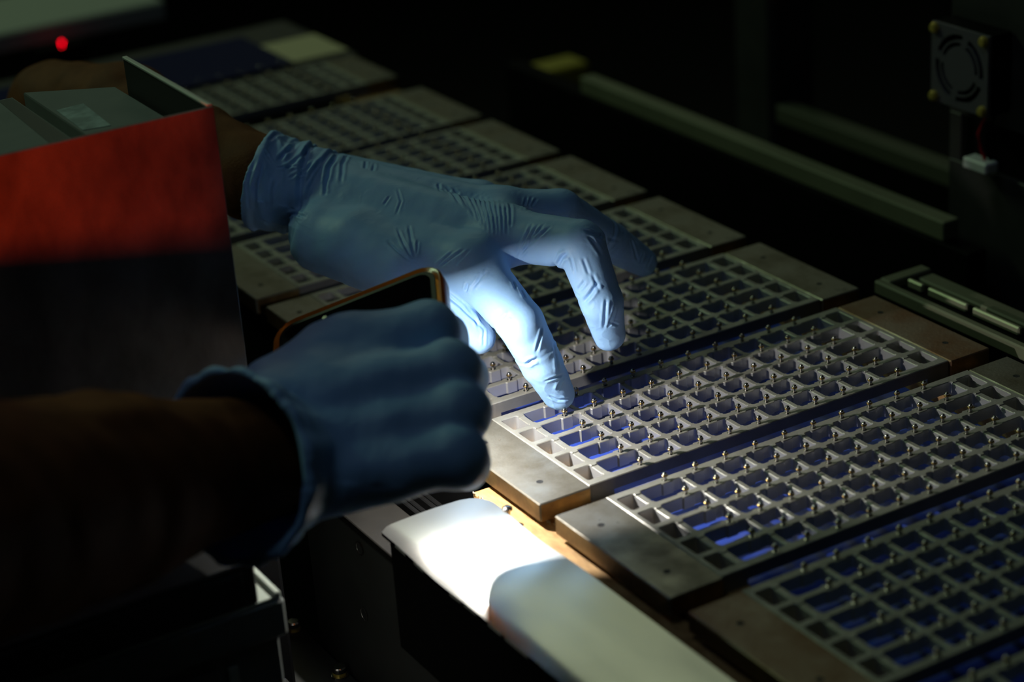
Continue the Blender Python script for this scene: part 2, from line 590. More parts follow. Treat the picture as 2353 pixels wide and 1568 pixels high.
# ------------------------------------------------------------------ fibre rail with its steel bar, left of the trays
t = thing('side_rail', (-53, -200, -46), 'brown fibre-topped rail running along the left plates of the trays', 'rail')
b = MB(); b.box(-58.6, -45.5, -420, -33, -17, -11.5, 0, 0.6)
strip = part('fibre_strip', b, PHENOL, t)
b = MB(); b.box(-58.0, -46, -420, -34, -46, -17.05, 0, 0.5)
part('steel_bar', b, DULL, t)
b = MB()
for i in range(170):
    y = -34 - 130 * random.random() ** 1.3
    x = random.choice([-58.4, -46.8, -47.2, -47.6]) + random.gauss(0, .25)
    b.tube([(x, y, -11.6), (x + random.uniform(-.5, .5), y + random.uniform(-1.5, 1.5), -11.2 + random.uniform(0, .5))], 0.22, 4)
o = part('frayed_edge', b, FRAY, t)
o['kind'] = 'stuff'

# ------------------------------------------------------------------ cover sheet
def cover_sheet():
    mb = MB()
    x0, x1, yf, yn = -110.0, -62.2, -48.0, -330.0
    r = 11.0
    NY, NX = 90, 16

    def zz(x, y):
        s = (y - yf)
        d = -s
        z = -6.2
        bend = 1.5 * (1 - math.exp(-((d - 46) / 20.0) ** 2))        # shallow dip across the strip
        z += bend
        edge = max(0, (x0 + 4 - x)) / 4.0
        return z - 2.0 * edge ** 2 + 0.9 * math.sin((x - x0) / (x1 - x0) * math.pi)
    top = []
    for a in range(NY + 1):
        y = yf + (yn - yf) * (a / NY) ** 1.25
        d = yf - y
        xr = x1
        if d < r:
            xr = x1 - r + math.sqrt(max(0, r * r - (r - d) ** 2))
        for c in range(NX + 1):
            x = x0 + (xr - x0) * c / NX
            top.append((x, y, zz(x, y)))
    n = len(top)
    vs = top + [(p[0], p[1], p[2] - 1.6) for p in top]
    w = NX + 1
    fs = []
    for a in range(NY):
        for c in range(NX):
            i = a * w + c
            fs.append((i, i + 1, i + w + 1, i + w))
            fs.append((n + i, n + i + w, n + i + w + 1, n + i + 1))
        for c in (0, NX):
            i = a * w + c
            fs.append((i, i + w, n + i + w, n + i))
    for c in range(NX):
        fs.append((c, n + c, n + c + 1, c + 1))
    mb.add(vs, fs)
    return mb


t = thing('cover_sheet', (-86, -190, -60), 'polished steel cover strip with a rounded corner, reflecting a bright streak', 'cover')
sheet = part('sheet', cover_sheet(), SHEET, t, 30)
uv = sheet.data.uv_layers.new(name='brush')
co = np.empty(len(sheet.data.vertices) * 3); sheet.data.vertices.foreach_get('co', co)
li = np.empty(len(sheet.data.loops), np.int32); sheet.data.loops.foreach_get('vertex_index', li)
uv.data.foreach_set('uv', (co.reshape(-1, 3)[li][:, :2] * 10).ravel())
b = MB(); b.box(-108.5, -107, -330, -52, -60, -8.3)
part('skirt', b, BLACK, t)
b = MB()
b.box(-102.5, -66, -330, -60, -60, -14)
part('carrier', b, BLACK, t)
b = MB()
b.lathe([(1.2, -10.5), (1.2, -5.2), (2.2, -5.1), (2.2, -4.2), (1.2, -3.4)], 12, (-60.6, -66, 0))
part('screw', b, PINST, t, 40)

# ------------------------------------------------------------------ dark bracket and guide left of the rail
t = thing('bracket', (-95, -50, -200), 'dull grey steel bracket with screw holes behind the cover sheet', 'bracket')
b = MB(); b.box(-106, -83, -58, 40, -24, -20, 0, 0.4)
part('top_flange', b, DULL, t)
b = MB(); b.box(-106, -103, -200, 40, -200, -24.05, 0, 0.4)
part('side_plate', b, MACH, t)
for hy, hz in ((-16, -30), (-13, -64)):
    b = MB(); b.lathe([(3.4, -106.25), (3.4, -106.5), (2.7, -106.5), (2.5, -106.2)], 18, (0, hy, hz), 'x')
    part('hole', b, PINST, t, 40)
    b = MB(); b.lathe([(2.5, -106.4), (2.4, -106.35)], 18, (0, hy, hz), 'x')
    part('hole_core', b, DARKST, t, 40)
t = thing('ledge', (-150, 20, -112), 'dark steel ledge with two bolts low at the bottom of the machine', 'ledge')
b = MB(); b.box(-160, -107, -200, 200, -112, -105, 0, 0.6)
b.box(-140, -136, -200, 200, -112, -98, 0, 0.6)
part('plate', b, MACH, t)
for bx, by in ((-111.5, 9), (-111.5, 57), (-111.5, 104)):
    b = MB()
    b.lathe([(4.2, -105, 0), (4.2, -104, 0), (3.2, -103.9, 0), (3.2, -102.6, 1), (3.2, -100.6, 0), (2.6, -100, 0)], 6 * 2, (bx, by, 0))
    part('bolt', b, [PINST, SCREWY], t, 30)  # yellow band paints the glint on the steel head
t = thing('linear_guide', (-74, 0, -46), 'black ribbed linear guide between bracket and fibre rail', 'guide')
b = MB(); b.box(-82, -61, -150, 160, -46, -34)
part('base', b, BLACK, t)
for i in range(5):
    b = MB(); b.box(-80.5 + i * 4.1, -78.2 + i * 4.1, -150, 160, -34, -26 + (i % 2) * 1.5, 0, 0.5)
    part('rib', b, BLACK, t)

# ------------------------------------------------------------------ grey cabinet, lower left
t = thing('grey_cabinet', (-300, 0, -600), 'grey painted control cabinet at the lower left with pale lid corner', 'cabinet')
b = MB(); b.box(-520, -170, -74, 6, -600, -20, 0, 1.0)
part('body', b, CABGREY, t)
b = MB()
b.box(-522, -167, -77, 8, -19.5, -3, 0, 1.2)
lid = part('lid', b, CABGREY, t)
b = MB()
b.box(-170.5, -168, -76, 7, -2.95, 0, 0, .4)
part('lid_rim', b, CABLID, lid)
b = MB(); b.box(-518, -170.6, -76, 6, -2.95, -1.6, 0, .3)
part('lid_top', b, CABLID, lid)
b = MB(); b.box(-515, -197, -76.2, -74.2, -590, -25, 0, .5)
part('door', b, CABGREY, t)
b = MB(); b.box(-193.5, -189, -75.6, -74.2, -590, -26, 0, .4)
part('edge_strip', b, CABLID, t)
b = MB(); b.box(-520, -177.5, -76.6, 3, -1.5, 17, 0, .6)
b.box(-515, -183, -77.2, -76.65, 2, 14, 0, .2)
solo('control_box', b, MACH, 'dark grey box standing on the pale lid of the cabinet', 'box')

# ------------------------------------------------------------------ red-lit bin with cartons
b = MB()
b.box(-560, -131, 12, 230, -1000, 20, 0, 2)
solo('machine_block', b, BLACK, 'black machine block carrying the open bin at the left', 'machine')
t = thing('open_bin', (-270, 60, 20), 'open metal bin at the left, its front panel glowing red', 'bin')
b = MB(); b.box(-430, -133, 17, 19, 20.1, 165, 0, .3)
part('front_panel', b, BINOUT, t)
b = MB(); b.box(-134.6, -133, 19.05, 111, 20.1, 164.4)
part('right_wall', b, BININ, t)
b = MB(); b.box(-135.0, -132.8, 19.05, 111, 164.45, 165.6, 0, .2)
part('right_rim', b, BINRIM, t)
b = MB(); b.box(-430, -134.7, 19.05, 145, 20.1, 22)
part('floor_plate', b, BININ, t)
b = MB(); b.box(-430, -428, 19.05, 145, 22.1, 164)
part('left_wall', b, BININ, t)


def carton(pts, z0, z1, label, band=None, lab=None):
    cx = sum(p[0] for p in pts) / len(pts); cy = sum(p[1] for p in pts) / len(pts)
    t = thing('carton', (cx, cy, z0), label, 'carton', 'cartons in the open bin')
    b = MB(); b.prism(pts, z0, z1, 0, 0.8)
    part('box', b, CARD, t)
    if lab:
        b = MB(); b.prism(lab, z1 + 0.02, z1 + 0.25)
        part('paper_label', b, LABEL, t)
    if band:
        b = MB(); b.prism(band, z1 + 0.02, z1 + 0.2)
        part('band', b, BAND, t)  # dark strip laid on top along one edge
    return t


carton([(-171, 21), (-136.5, 21), (-136.5, 122), (-171, 143)], 22.1, 150, 'grey carton in the bin with a pale printed label on top',
       None, [(-170, 71), (-158.5, 69), (-156.5, 107), (-169, 106)])
carton([(-260, 21), (-176, 21), (-176, 143), (-260, 143)], 22.1, 149, 'grey carton in the bin at the left edge with a dark band',
       [(-186, 60), (-177, 60), (-177, 141), (-183, 141)])

# hood added out of view to trim the red lamp's light to a slot
t = thing('light_blocker', (-370, -104, 100), 'black slotted hood added unseen to trim the red light on the bin', 'blocker')
b = MB()
b.add([(-470, -105, 100), (-292, -105, 100), (-292, -105, 129), (-470, -105, 163), (-470, -102, 100), (-292, -102, 100), (-292, -102, 129), (-470, -102, 163)],
      [(0, 1, 2, 3), (7, 6, 5, 4), (0, 4, 5, 1), (1, 5, 6, 2), (2, 6, 7, 3), (3, 7, 4, 0)])
part('lower_plate', b, BLACK, t)
b = MB(); b.box(-470, -292, -105, -102, 172, 220)
part('upper_plate', b, BLACK, t)
b = MB(); b.box(-301, -276, -101.9, -99, 100, 220)
part('end_stop', b, BLACK, t)
b = MB(); b.box(-474, -470.1, -105, -102, 100, 220)
part('side_post', b, BLACK, t)

# ------------------------------------------------------------------ background at the left
b = MB(); b.box(-300, 180, 895, 1015, -38, -21, 0, 2)
solo('cross_beam', b, BEAM, 'pale grey cross beam out of focus at the upper left', 'beam')
b = MB()
b.lathe([(0.35, -1.05), (0.75, -0.8), (1.05, -0.2), (1.05, 0.3), (0.75, 0.8), (0.35, 1.05)], 12, (79, 869.5, -31))
b.lathe([(0.5, 0), (0.5, 4)], 8, (79, 870.6, -34.6))
solo('indicator_lamp', b, REDLED, 'small glowing red indicator lamp at the upper left', 'lamp', smooth=40)
b = MB(); b.box(60, 100, 872, 890, -120, -35.1); b.box(-300, 300, 870, 890, -1000, -120.1)
solo('indicator_post', b, BLACK, 'black post carrying the red indicator lamp', 'post')
b = MB(); b.box(-60, 148, 572, 662, 0.4, 3, 0, .4)
solo('blue_film', b, BLUEF, 'dark blue film sheet lying on the far end of the tray row', 'sheet')
b = MB(); b.box(149, 193, 578, 634, 0.4, 1.6, 0, .3)
solo('cream_card', b, CREAM, 'cream card beside the dark blue film at the far end', 'card')
b = MB(); b.box(-60, 195, 565, 690, -8, 0.2, 0, 1)
solo('far_plate', b, MACH, 'dark plate under the blue film and the cream card', 'plate')

# ------------------------------------------------------------------ right background: rails, column, bracket plate, fan
b = MB(); b.box(286, 297, 60, 420, -14, -3, 0, .6)
solo('guide_rail', b, RAILM, 'long olive metal rail ending at the fan plate', 'rail')
b = MB(); b.box(286, 299, 40, 520, -120, -15, 0, 1); b.box(299, 450, 40, 520, -140, -120, 0, 1); b.box(433, 445, 152, 396, -120, -62.1)
solo('rear_bench', b, BLACK, 'black machine body beneath the olive rail', 'machine')
b = MB(); b.box(432, 446, 150, 398, -62, -50, 0, .6)
solo('rear_rail', b, RAILD, 'dim metal rail behind the long olive rail, left of the fan', 'rail')
b = MB(); b.box(430, 470, 400, 445, -120, 260, 0, 4)
solo('rear_column', b, MACH, 'dim upright column in the dark background behind the rails', 'column')
b = MB(); b.box(400, 444, 660, 690, -108, -78, 0, 2)
solo('yellow_block', b, YELL, 'dim yellow block out of focus in the dark background', 'block')

t = thing('fan_bracket', (316, 20, -60), 'dark upright plate carrying the small fan at the right', 'bracket')
b = MB()
b.box(314, 318, -140, 88, 47, 190, 0, .5)
b.box(314, 318, 79, 88, 20, 46.9, 0, .5)
b.box(314, 318, -140, 88, -90, 19.9, 0, .5)
part('plate', b, MACH, t)
b = MB(); b.box(326, 330, -140, 88, -60, 60)
part('recess', b, BLACK, t)


def fan():
    y0, y1, z0, z1 = 41.5, 84.5, 57.5, 100.5          # face in the yz plane, looking towards -x
    cy, cz = (y0 + y1) / 2, (z0 + z1) / 2
    xf, xb = 297.5, 313.0
    t = thing('cooling_fan', (305, cy, z0), 'small square grey cooling fan with yellow screws and red wire', 'fan')
    # face plate: polar grid with the slots left open
    mb = MB()
    N = 96
    rad = [9.6, 11.2, 13.0, 13.8, 15.4, 17.4, 19.6]

    def sq(a):
        c, s = math.cos(a), math.sin(a)
        return 21.5 / max(abs(c), abs(s))

    def vert(a, r, x):
        return (x, cy + r * math.cos(a), cz + r * math.sin(a))
    solid = lambda ring, a: not (ring in (1, 4) and (abs(((a - 0.2) % (math.pi / 2)) - math.pi / 4) < math.pi / 4 - 0.16))
    rings = [0.01] + [10.5, 11.8, 14.0, 15.2, 18.2] + [None]
    names = [('hub', True), ('a', True), ('s1', False), ('b', True), ('s2', False), ('c', True)]
    for i in range(N):
        a0, a1 = 2 * math.pi * i / N, 2 * math.pi * (i + 1) / N
        am = (a0 + a1) / 2
        for q in range(6):
            r0, r1 = rings[q], rings[q + 1]
            gap = q in (2, 4) and abs(((am - 0.25) % (math.pi / 2)) - math.pi / 4) < math.pi / 4 - (0.17 if q == 2 else 0.13)
            if gap:
                continue
            A = lambda a, r: (r if r is not None else sq(a))
            vs = []
            for x in (xf, xf + 2.2):
                vs += [vert(a0, A(a0, r0), x), vert(a1, A(a1, r0), x), vert(a1, A(a1, r1), x), vert(a0, A(a0, r1), x)]
            mb.add(vs, [(0, 1, 2, 3), (7, 6, 5, 4), (0, 4, 5, 1), (1, 5, 6, 2), (2, 6, 7, 3), (3, 7, 4, 0)])
    part('guard', mb, FANGREY, t)
    b = MB()
    b.box(xf + 2.3, xb, y0, y0 + 1.5, z0, z1)
    b.box(xf + 2.3, xb, y1 - 1.5, y1, z0, z1)
    b.box(xf + 2.3, xb, y0 + 1.6, y1 - 1.6, z0, z0 + 1.5)
    b.box(xf + 2.3, xb, y0 + 1.6, y1 - 1.6, z1 - 1.5, z1)
    part('housing', b, BLACK, t)
    b = MB()
    b.lathe([(9, xf + 5), (9, xf + 14)], 20, (0, cy, cz), 'x')
    rotor = part('rotor', b, BLACK, t)
    b = MB()
    for k in range(7):
        a = 2 * math.pi * k / 7
        p = []
        for r, x, da in ((9, xf + 6, -.2), (18.5, xf + 6, -.1), (18.5, xf + 13, .45), (9, xf + 13, .35)):
            p.append(vert(a + da, r, x))
        p2 = [(q[0] + .8, q[1], q[2]) for q in p]
        b.add(p + p2, [(0, 1, 2, 3), (7, 6, 5, 4), (0, 4, 5, 1), (1, 5, 6, 2), (2, 6, 7, 3), (3, 7, 4, 0)])
    part('blades', b, BLACK, rotor)
    for sy in (-1, 1):
        for sz in (-1, 1):
            b = MB()
            b.lathe([(2.9, xf, 0), (2.9, xf - 1.4, 0), (2.2, xf - 2.6, 0), (.8, xf - 3.0, 0)], 12, (0, cy + sy * 18.6, cz + sz * 18.6), 'x')
            part('screw', b, SCREWY, t, 40)
    b = MB(); b.tube([(306, 49, 57), (304, 51, 52), (304, 54.5, 44), (305, 53.5, 36), (306, 51, 30)], 0.9, 6)
    part('red_wire', b, REDW, t, 60)
    b = MB(); b.tube([(308, 46, 57), (307, 48, 50), (307, 51, 42), (307, 51, 36), (308, 49, 30)], 0.9, 6)
    part('black_wire', b, BLACK, t, 60)
    b = MB(); b.box(301, 310, 45, 63, 24, 30, 0, .8)
    part('connector', b, WHITEP, t)
    return t


fan()

t = thing('clamp_frame', (222, -30, -8), 'metal clamp frame with a split rod, right of the tray row', 'frame')
b = MB()
b.box(204, 208.5, -92, 19, -8, -1, 0, .8)
b.box(208.6, 236, 12, 20, -8, -1, 0, .8)
b.box(226, 236, -92, 11.9, -8, -3, 0, .8)
part('frame_bars', b, RAILM, t)
b = MB(); b.box(208.6, 225.9, -92, 11.9, -8, -5)
part('recess', b, BLACK, t)
for y0, y1 in ((-2, 9), (-34, -6), (-70, -38), (-92, -74)):
    b = MB(); b.box(217, 219.6, y0, y1, -5, -0.5, 0, .7)
    part('rod', b, RODM, t)
b = MB(); b.box(340, 560, -300, 30, -400, -9); 
solo('right_machine', b, BLACK, 'black machine body under the clamp frame at the right', 'machine')

# ------------------------------------------------------------------ smartphone
def phone():
    t = thing('smartphone', PH_A + PH_U * PH_W / 2 + PH_V * PH_L / 2 - PH_N * PH_T,
              'smartphone in an amber case held by the nearer glove, torch lit underneath', 'phone')

    def rr(w, l, r, inset=0.0, n=7):
        pts = []
        for cx, cy, a0 in ((w - r, r, -90), (w - r, l - r, 0), (r, l - r, 90), (r, r, 180)):
            for k in range(n):
                a = math.radians(a0 + 90 * k / (n - 1))
                pts.append((cx + (r - inset) * math.cos(a), cy + (r - inset) * math.sin(a)))
        return pts
    fr = lambda p: tuple(PH_A + PH_U * p[0] + PH_V * p[1] + PH_N * p[2])
    # case: closed tub made of rounded rings
    mb = MB()
    prof = [(3.2, 0.0), (2.4, 0.5), (0.9, 0.75), (0.15, 0.1), (0, -3.0), (0, -6.5), (0.8, -8.4), (2.4, -9.0)]
    rings = [rr(PH_W, PH_L, 11, i) for i, _ in prof]
    n = len(rings[0])
    vs = [fr((p[0], p[1], z)) for rg, (_, z) in zip(rings, prof) for p in rg]
    fs = []
    for k in range(len(prof) - 1):
        for i in range(n):
            j = (i + 1) % n
            fs.append((k * n + i, k * n + j, (k + 1) * n + j, (k + 1) * n + i))
    fs.append([(len(prof) - 1) * n + i for i in range(n)])
    fs.append([i for i in range(n)][::-1])
    mb.add(vs, fs)
    part('case', mb, AMBER, t, 50)
    mb = MB(); mb.prism(rr(PH_W, PH_L, 11, 3.0), 0.02, 0.5, 0, 0.3, fr)
    body = part('bezel', mb, BEZEL, t)
    mb = MB(); mb.prism(rr(PH_W, PH_L, 11, 5.2), 0.52, 0.75, 0, 0.1, fr)
    part('screen', mb, GLASS, body)
    mb = MB(); mb.prism([(24 + 1.1 * math.cos(a * math.pi / 5), 8.5 + 1.1 * math.sin(a * math.pi / 5)) for a in range(10)], 0.77, 0.85, 0, 0, fr)
    part('front_camera', mb, PINST, body)
    mb = MB(); mb.prism([(52 + 3 * math.cos(a * math.pi / 8), 24 + 3 * math.sin(a * math.pi / 8)) for a in range(16)], -9.6, -9.02, 0, 0, fr)
    part('torch_lens', mb, TORCH, t)


phone()

# ------------------------------------------------------------------ gloved hands: implicit surface -> mesh
class Field:
    def __init__(self, lo, hi, h):
        self.h = h
        self.lo = np.array(lo, float)
        self.n = np.ceil((np.array(hi, float) - self.lo) / h).astype(int) + 1
        self.ax = [self.lo[i] + np.arange(self.n[i]) * h for i in range(3)]
        self.F = np.full(tuple(self.n), 30.0, np.float32)

    def sub(self, lo, hi):
        a = np.clip(np.floor((np.array(lo) - self.lo) / self.h).astype(int), 0, self.n - 1)
        b_ = np.clip(np.ceil((np.array(hi) - self.lo) / self.h).astype(int) + 1, 1, self.n)
        return tuple(slice(a[i], b_[i]) for i in range(3))

    def coords(self, sl):
        return np.meshgrid(*[self.ax[i][sl[i]].astype(np.float32) for i in range(3)], indexing='ij', sparse=True)


def cone_dist(X, Y, Z, a, b_, ra, rb, flat=None):
    """distance to a tapered capsule"""
    a = np.asarray(a, np.float32); b_ = np.asarray(b_, np.float32)
    d = b_ - a
    L2 = float(d @ d) + 1e-6
    px, py, pz = X - a[0], Y - a[1], Z - a[2]
    t = np.clip((px * d[0] + py * d[1] + pz * d[2]) / L2, 0, 1)
    dx, dy, dz = px - t * d[0], py - t * d[1], pz - t * d[2]
    return np.sqrt(dx * dx + dy * dy + dz * dz) - (ra + (rb - ra) * t)


def smin(a, b_, k):
    if k <= 0:
        return np.minimum(a, b_)
    h = np.maximum(k - np.abs(a - b_), 0) / k
    return np.minimum(a, b_) - h * h * h * k / 6.0


def add_cone(fl, arr, a, b_, ra, rb, k):
    m = max(ra, rb) + k + 3
    lo = np.minimum(a, b_) - m
    hi = np.maximum(a, b_) + m
    sl = fl.sub(lo, hi)
    X, Y, Z = fl.coords(sl)
    arr[sl] = smin(arr[sl], cone_dist(X, Y, Z, a, b_, ra, rb), k)


def surface_nets(F, lo, h):
    ins = F < 0
    nx, ny, nz = F.shape
    c = np.zeros((nx - 1, ny - 1, nz - 1), np.uint8)
    for dx in (0, 1):
        for dy in (0, 1):
            for dz in (0, 1):
                c += ins[dx:nx - 1 + dx, dy:ny - 1 + dy, dz:nz - 1 + dz]
    act = (c > 0) & (c < 8)
    idx = np.argwhere(act)
    vid = np.full(act.shape, -1, np.int64)
    vid[act] = np.arange(len(idx))
    acc = np.zeros((len(idx), 3)); cnt = np.zeros(len(idx))
    corners = [(x, y, z) for x in (0, 1) for y in (0, 1) for z in (0, 1)]
    val = {q: F[idx[:, 0] + q[0], idx[:, 1] + q[1], idx[:, 2] + q[2]] for q in corners}
    for p in corners:
        for axn in range(3):
            if p[axn]:
                continue
            q = list(p); q[axn] = 1; q = tuple(q)
            va, vb = val[p], val[q]
            m = (va < 0) != (vb < 0)
            t = np.where(m, va / np.where(m, va - vb, 1), 0)
            pos = np.array(p, float)[None, :].repeat(len(idx), 0)
            pos[:, axn] += t
            acc[m] += pos[m]; cnt[m] += 1
    V = (idx + acc / cnt[:, None]) * h + lo
    faces = []
    for axn in range(3):
        o1, o2 = [(1, 2), (2, 0), (0, 1)][axn]
        sl0 = [slice(1, s - 1) for s in F.shape]
        sl0[axn] = slice(0, F.shape[axn] - 1)
        sl1 = list(sl0); sl1[axn] = slice(1, F.shape[axn])
        A, B_ = ins[tuple(sl0)], ins[tuple(sl1)]
        e = np.argwhere(A != B_)
        off = np.ones(3, int); off[axn] = 0
        g = e + off
        u = np.zeros(3, int); u[o1] = 1
        w = np.zeros(3, int); w[o2] = 1
        q = [g, g - u, g - u - w, g - w]
        ids = np.stack([vid[k[:, 0], k[:, 1], k[:, 2]] for k in q], 1)
        flip = ~A[e[:, 0], e[:, 1], e[:, 2]]
        ids[flip] = ids[flip][:, ::-1]
        faces.append(ids)
    Fc = np.concatenate(faces)
    return V, Fc[(Fc >= 0).all(1)]


def laplace(V, Fc, it, lam=0.5):
    e = np.concatenate([Fc[:, [0, 1]], Fc[:, [1, 2]], Fc[:, [2, 3]], Fc[:, [3, 0]]])
    n = len(V)
    for _ in range(it):
        s = np.zeros_like(V); cnt = np.zeros(n)
        for k in range(3):
            s[:, k] = np.bincount(e[:, 0], V[e[:, 1], k], n) + np.bincount(e[:, 1], V[e[:, 0], k], n)
        cnt = np.bincount(e[:, 0], minlength=n) + np.bincount(e[:, 1], minlength=n)
        V = V + lam * (s / np.maximum(cnt, 1)[:, None] - V)
    return V


def vnormals(V, Fc):
    fn = np.cross(V[Fc[:, 2]] - V[Fc[:, 0]], V[Fc[:, 3]] - V[Fc[:, 1]])
    N = np.zeros_like(V)
    for c in range(4):
        for k in range(3):
            N[:, k] += np.bincount(Fc[:, c], fn[:, k], len(V))
    return N / np.maximum(np.linalg.norm(N, axis=1), 1e-9)[:, None]


class Wob:
    """smooth pseudo noise made of random sines"""
    def __init__(self, scale, seed, n=14):
        r = np.random.default_rng(seed)
        d = r.normal(size=(n, 3)); d /= np.linalg.norm(d, axis=1)[:, None]
        self.k = d * (2 * np.pi / scale) * r.uniform(0.6, 1.5, (n, 1))
        self.p = r.uniform(0, 6.28, n)

    def __call__(self, P):
        return np.sin(P @ self.k.T + self.p).sum(1) / math.sqrt(len(self.p) / 2)


def folds(V, centre, axis, along, size, wl, amp, seed, warp=0.8, sharp=1.0):
    """field of creases: ridges repeated along axis, drawn out along the other direction, fading with distance"""
    P = V - np.asarray(centre)
    ax = np.asarray(axis, float); ax /= np.linalg.norm(ax)
    al = np.asarray(along, float); al -= ax * (al @ ax); al /= np.linalg.norm(al)
    th = np.cross(ax, al)
    u, v, w = P @ ax, P @ al, P @ th
    g = np.exp(-(u / size[0]) ** 2 - (v / size[1]) ** 2 - (w / size[2]) ** 2)
    n = Wob(max(size) * 0.7, seed)(V)
    n2 = Wob(wl * 4, seed + 1)(V)
    ph = 2 * np.pi * u / wl + warp * n + warp * 0.5 * n2
    s = 1 - 2 * np.abs(np.sin(ph / 2)) ** sharp
    return amp * g * s * (0.65 + 0.35 * n2)


def crease(V, c, axis, width, reach, amp):
    """one groove across a finger at a joint"""
    P = V - np.asarray(c)
    ax = np.asarray(axis, float); ax /= np.linalg.norm(ax)
    u = P @ ax
    r = np.linalg.norm(P - np.outer(u, ax), axis=1)
    return -amp * np.exp(-(u / width) ** 2) * np.exp(-(r / reach) ** 4) + 0.6 * amp * np.exp(-((u - width * 2) / (width * 1.6)) ** 2) * np.exp(-(r / reach) ** 4)


def subdivide(V, Fc):
    n = len(V)
    e = np.concatenate([Fc[:, [0, 1]], Fc[:, [1, 2]], Fc[:, [2, 3]], Fc[:, [3, 0]]])
    es = np.sort(e, axis=1)
    key = es[:, 0].astype(np.int64) * n + es[:, 1]
    uk, invk = np.unique(key, return_inverse=True)
    mid = (V[uk // n] + V[uk % n]) / 2
    fc = V[Fc].mean(1)
    m = len(Fc)
    ei = n + invk.reshape(4, m).T
    ci = n + len(uk) + np.arange(m)
    F2 = np.concatenate([np.stack([Fc[:, k], ei[:, k], ci, ei[:, (k + 3) % 4]], 1) for k in range(4)])
    return np.concatenate([V, mid, fc]), F2


def grooves(V, lines):
    """thin grooves with a raised lip along poly-lines"""
    out = np.zeros(len(V))
    for w, a, P in lines:
        P = np.array(P, float)
        lo, hi = P.min(0) - 4 * w - 1, P.max(0) + 4 * w + 1
        ids = np.where(((V > lo) & (V < hi)).all(1))[0]
        if not len(ids):
            continue
        Q = V[ids]
        best = np.full(len(ids), 1e9); tt = np.zeros(len(ids)); sd = np.zeros(len(ids))
        L = len(P) - 1
        for k in range(L):
            d = P[k + 1] - P[k]
            t = np.clip(((Q - P[k]) @ d) / max(d @ d, 1e-9), 0, 1)
            r_ = Q - (P[k] + t[:, None] * d)
            dist = np.linalg.norm(r_, axis=1)
            m = dist < best
            best[m] = dist[m]; tt[m] = (k + t[m]) / L
        taper = np.clip(np.minimum(tt, 1 - tt) * 5, 0, 1) ** .7
        taper = np.maximum(taper, 0.12)
        prof = -np.exp(-(best / w) ** 2) + 0.55 * np.exp(-((best - 2.1 * w) / (1.1 * w)) ** 2)
        out[ids] += a * taper * prof
    return out


def quad_mesh(name, V, Fc, m, off):
    me = bpy.data.meshes.new(name)
    V = (V - np.asarray(off)) * S
    me.vertices.add(len(V))
    me.vertices.foreach_set('co', V.astype(np.float32).ravel())
    me.loops.add(Fc.size)
    me.loops.foreach_set('vertex_index', Fc.astype(np.int32).ravel())
    me.polygons.add(len(Fc))
    me.polygons.foreach_set('loop_start', np.arange(0, Fc.size, 4, dtype=np.int32))
    me.materials.append(m)
    me.update(calc_edges=True)
    me.validate()
    me.shade_smooth()
    return me


LEFT = {
    'index': [[-18.9, 25.0, 64.0], [-14.9, -7.5, 46.5], [-6.3, -8.9, 24.5], [1.1, -8.8, 8.0]],
    'middle': [[1.7, 30.2, 72.0], [17.3, -8.5, 75.0], [20.4, -18.4, 50.0], [26.2, -13.6, 31.5]],
    'ring': [[15.7, 57.8, 71.0], [41.4, 46.8, 69.0], [71.0, 51.2, 44.0], [87.6, 50.6, 30.0]],
    'pinky': [[24.3, 91.7, 64.0], [36.6, 96.3, 48.0], [39.8, 103.3, 36.0], [35.5, 105.1, 32.0]],
    'thumb': [[-50.4, 74.7, 68.0], [-41.7, 46.5, 60.0], [-30.0, 27.9, 46.0], [-22.3, 18.0, 33.0]],
    'meta': [([-46.5, 115.8, 70.0], 'index', 17, 12.5), ([-45.2, 121.1, 78.0], 'middle', 16, 12),
             ([-43.1, 131.8, 80.0], 'ring', 15, 11), ([-39.2, 144.7, 80.0], 'pinky', 13, 10)],
    'thenar': [[-56.2, 97.1, 66.0], [-49.8, 59.5, 64.0]],
    'wrist': [[-44.1, 132.4, 79.0], [-55.9, 118.3, 76.0], [-55.4, 143.8, 83.0], [-62.2, 137.1, 81.0], [-65.2, 141.5, 86.0]],
    'arm': [[-44.1, 123.7, 77.0], [-64.8, 142.9, 84.0], [-80.0, 181.1, 90.0], [-106.0, 312.9, 88.0]],
}
RIGHT = {
    'index': [[-90.8, -69.0, 83.9], [-74.6, -48.1, 70.2], [-77.0, -53.0, 60.5], [-85.0, -61.0, 60.5]],
    'middle': [[-96.1, -94.8, 79.2], [-74.8, -61.0, 57.0], [-79.0, -61.0, 52.0], [-89.0, -66.0, 53.5]],
    'ring': [[-101.3, -109.5, 69.2], [-79.1, -70.6, 46.0], [-85.0, -73.0, 41.0], [-96.0, -80.0, 43.5]],
    'pinky': [[-110.8, -122.4, 58.1], [-96.4, -99.9, 41.7], [-95.0, -92.0, 38.0], [-104.0, -96.0, 43.0]],
    'thumb': [[-153.0, -61.7, 73.8], [-127.1, -53.3, 82.0], [-107.9, -49.3, 78.8], [-95.4, -51.7, 78.0]],
    'web': [[-154.3, -60.6, 74.7], [-122.1, -59.0, 83.5]],
    'wrist': [[-167.4, -72.2, 72.0], [-179.3, -92.8, 52.7], [-184.5, -83.0, 61.4]],
    'arm': [[-166.3, -82.0, 58.8], [-193.3, -88.2, 66.0], [-243.9, -115.7, 84.7], [-330.7, -176.6, 120.8]],
}
A3 = lambda p: np.array(p, float)
PERSON = thing('person', (-90, 60, 0), 'person in blue nitrile gloves, one fingertip on a lit tray, one hand gripping a phone', 'person')
POFF = (-90, 60, 0)


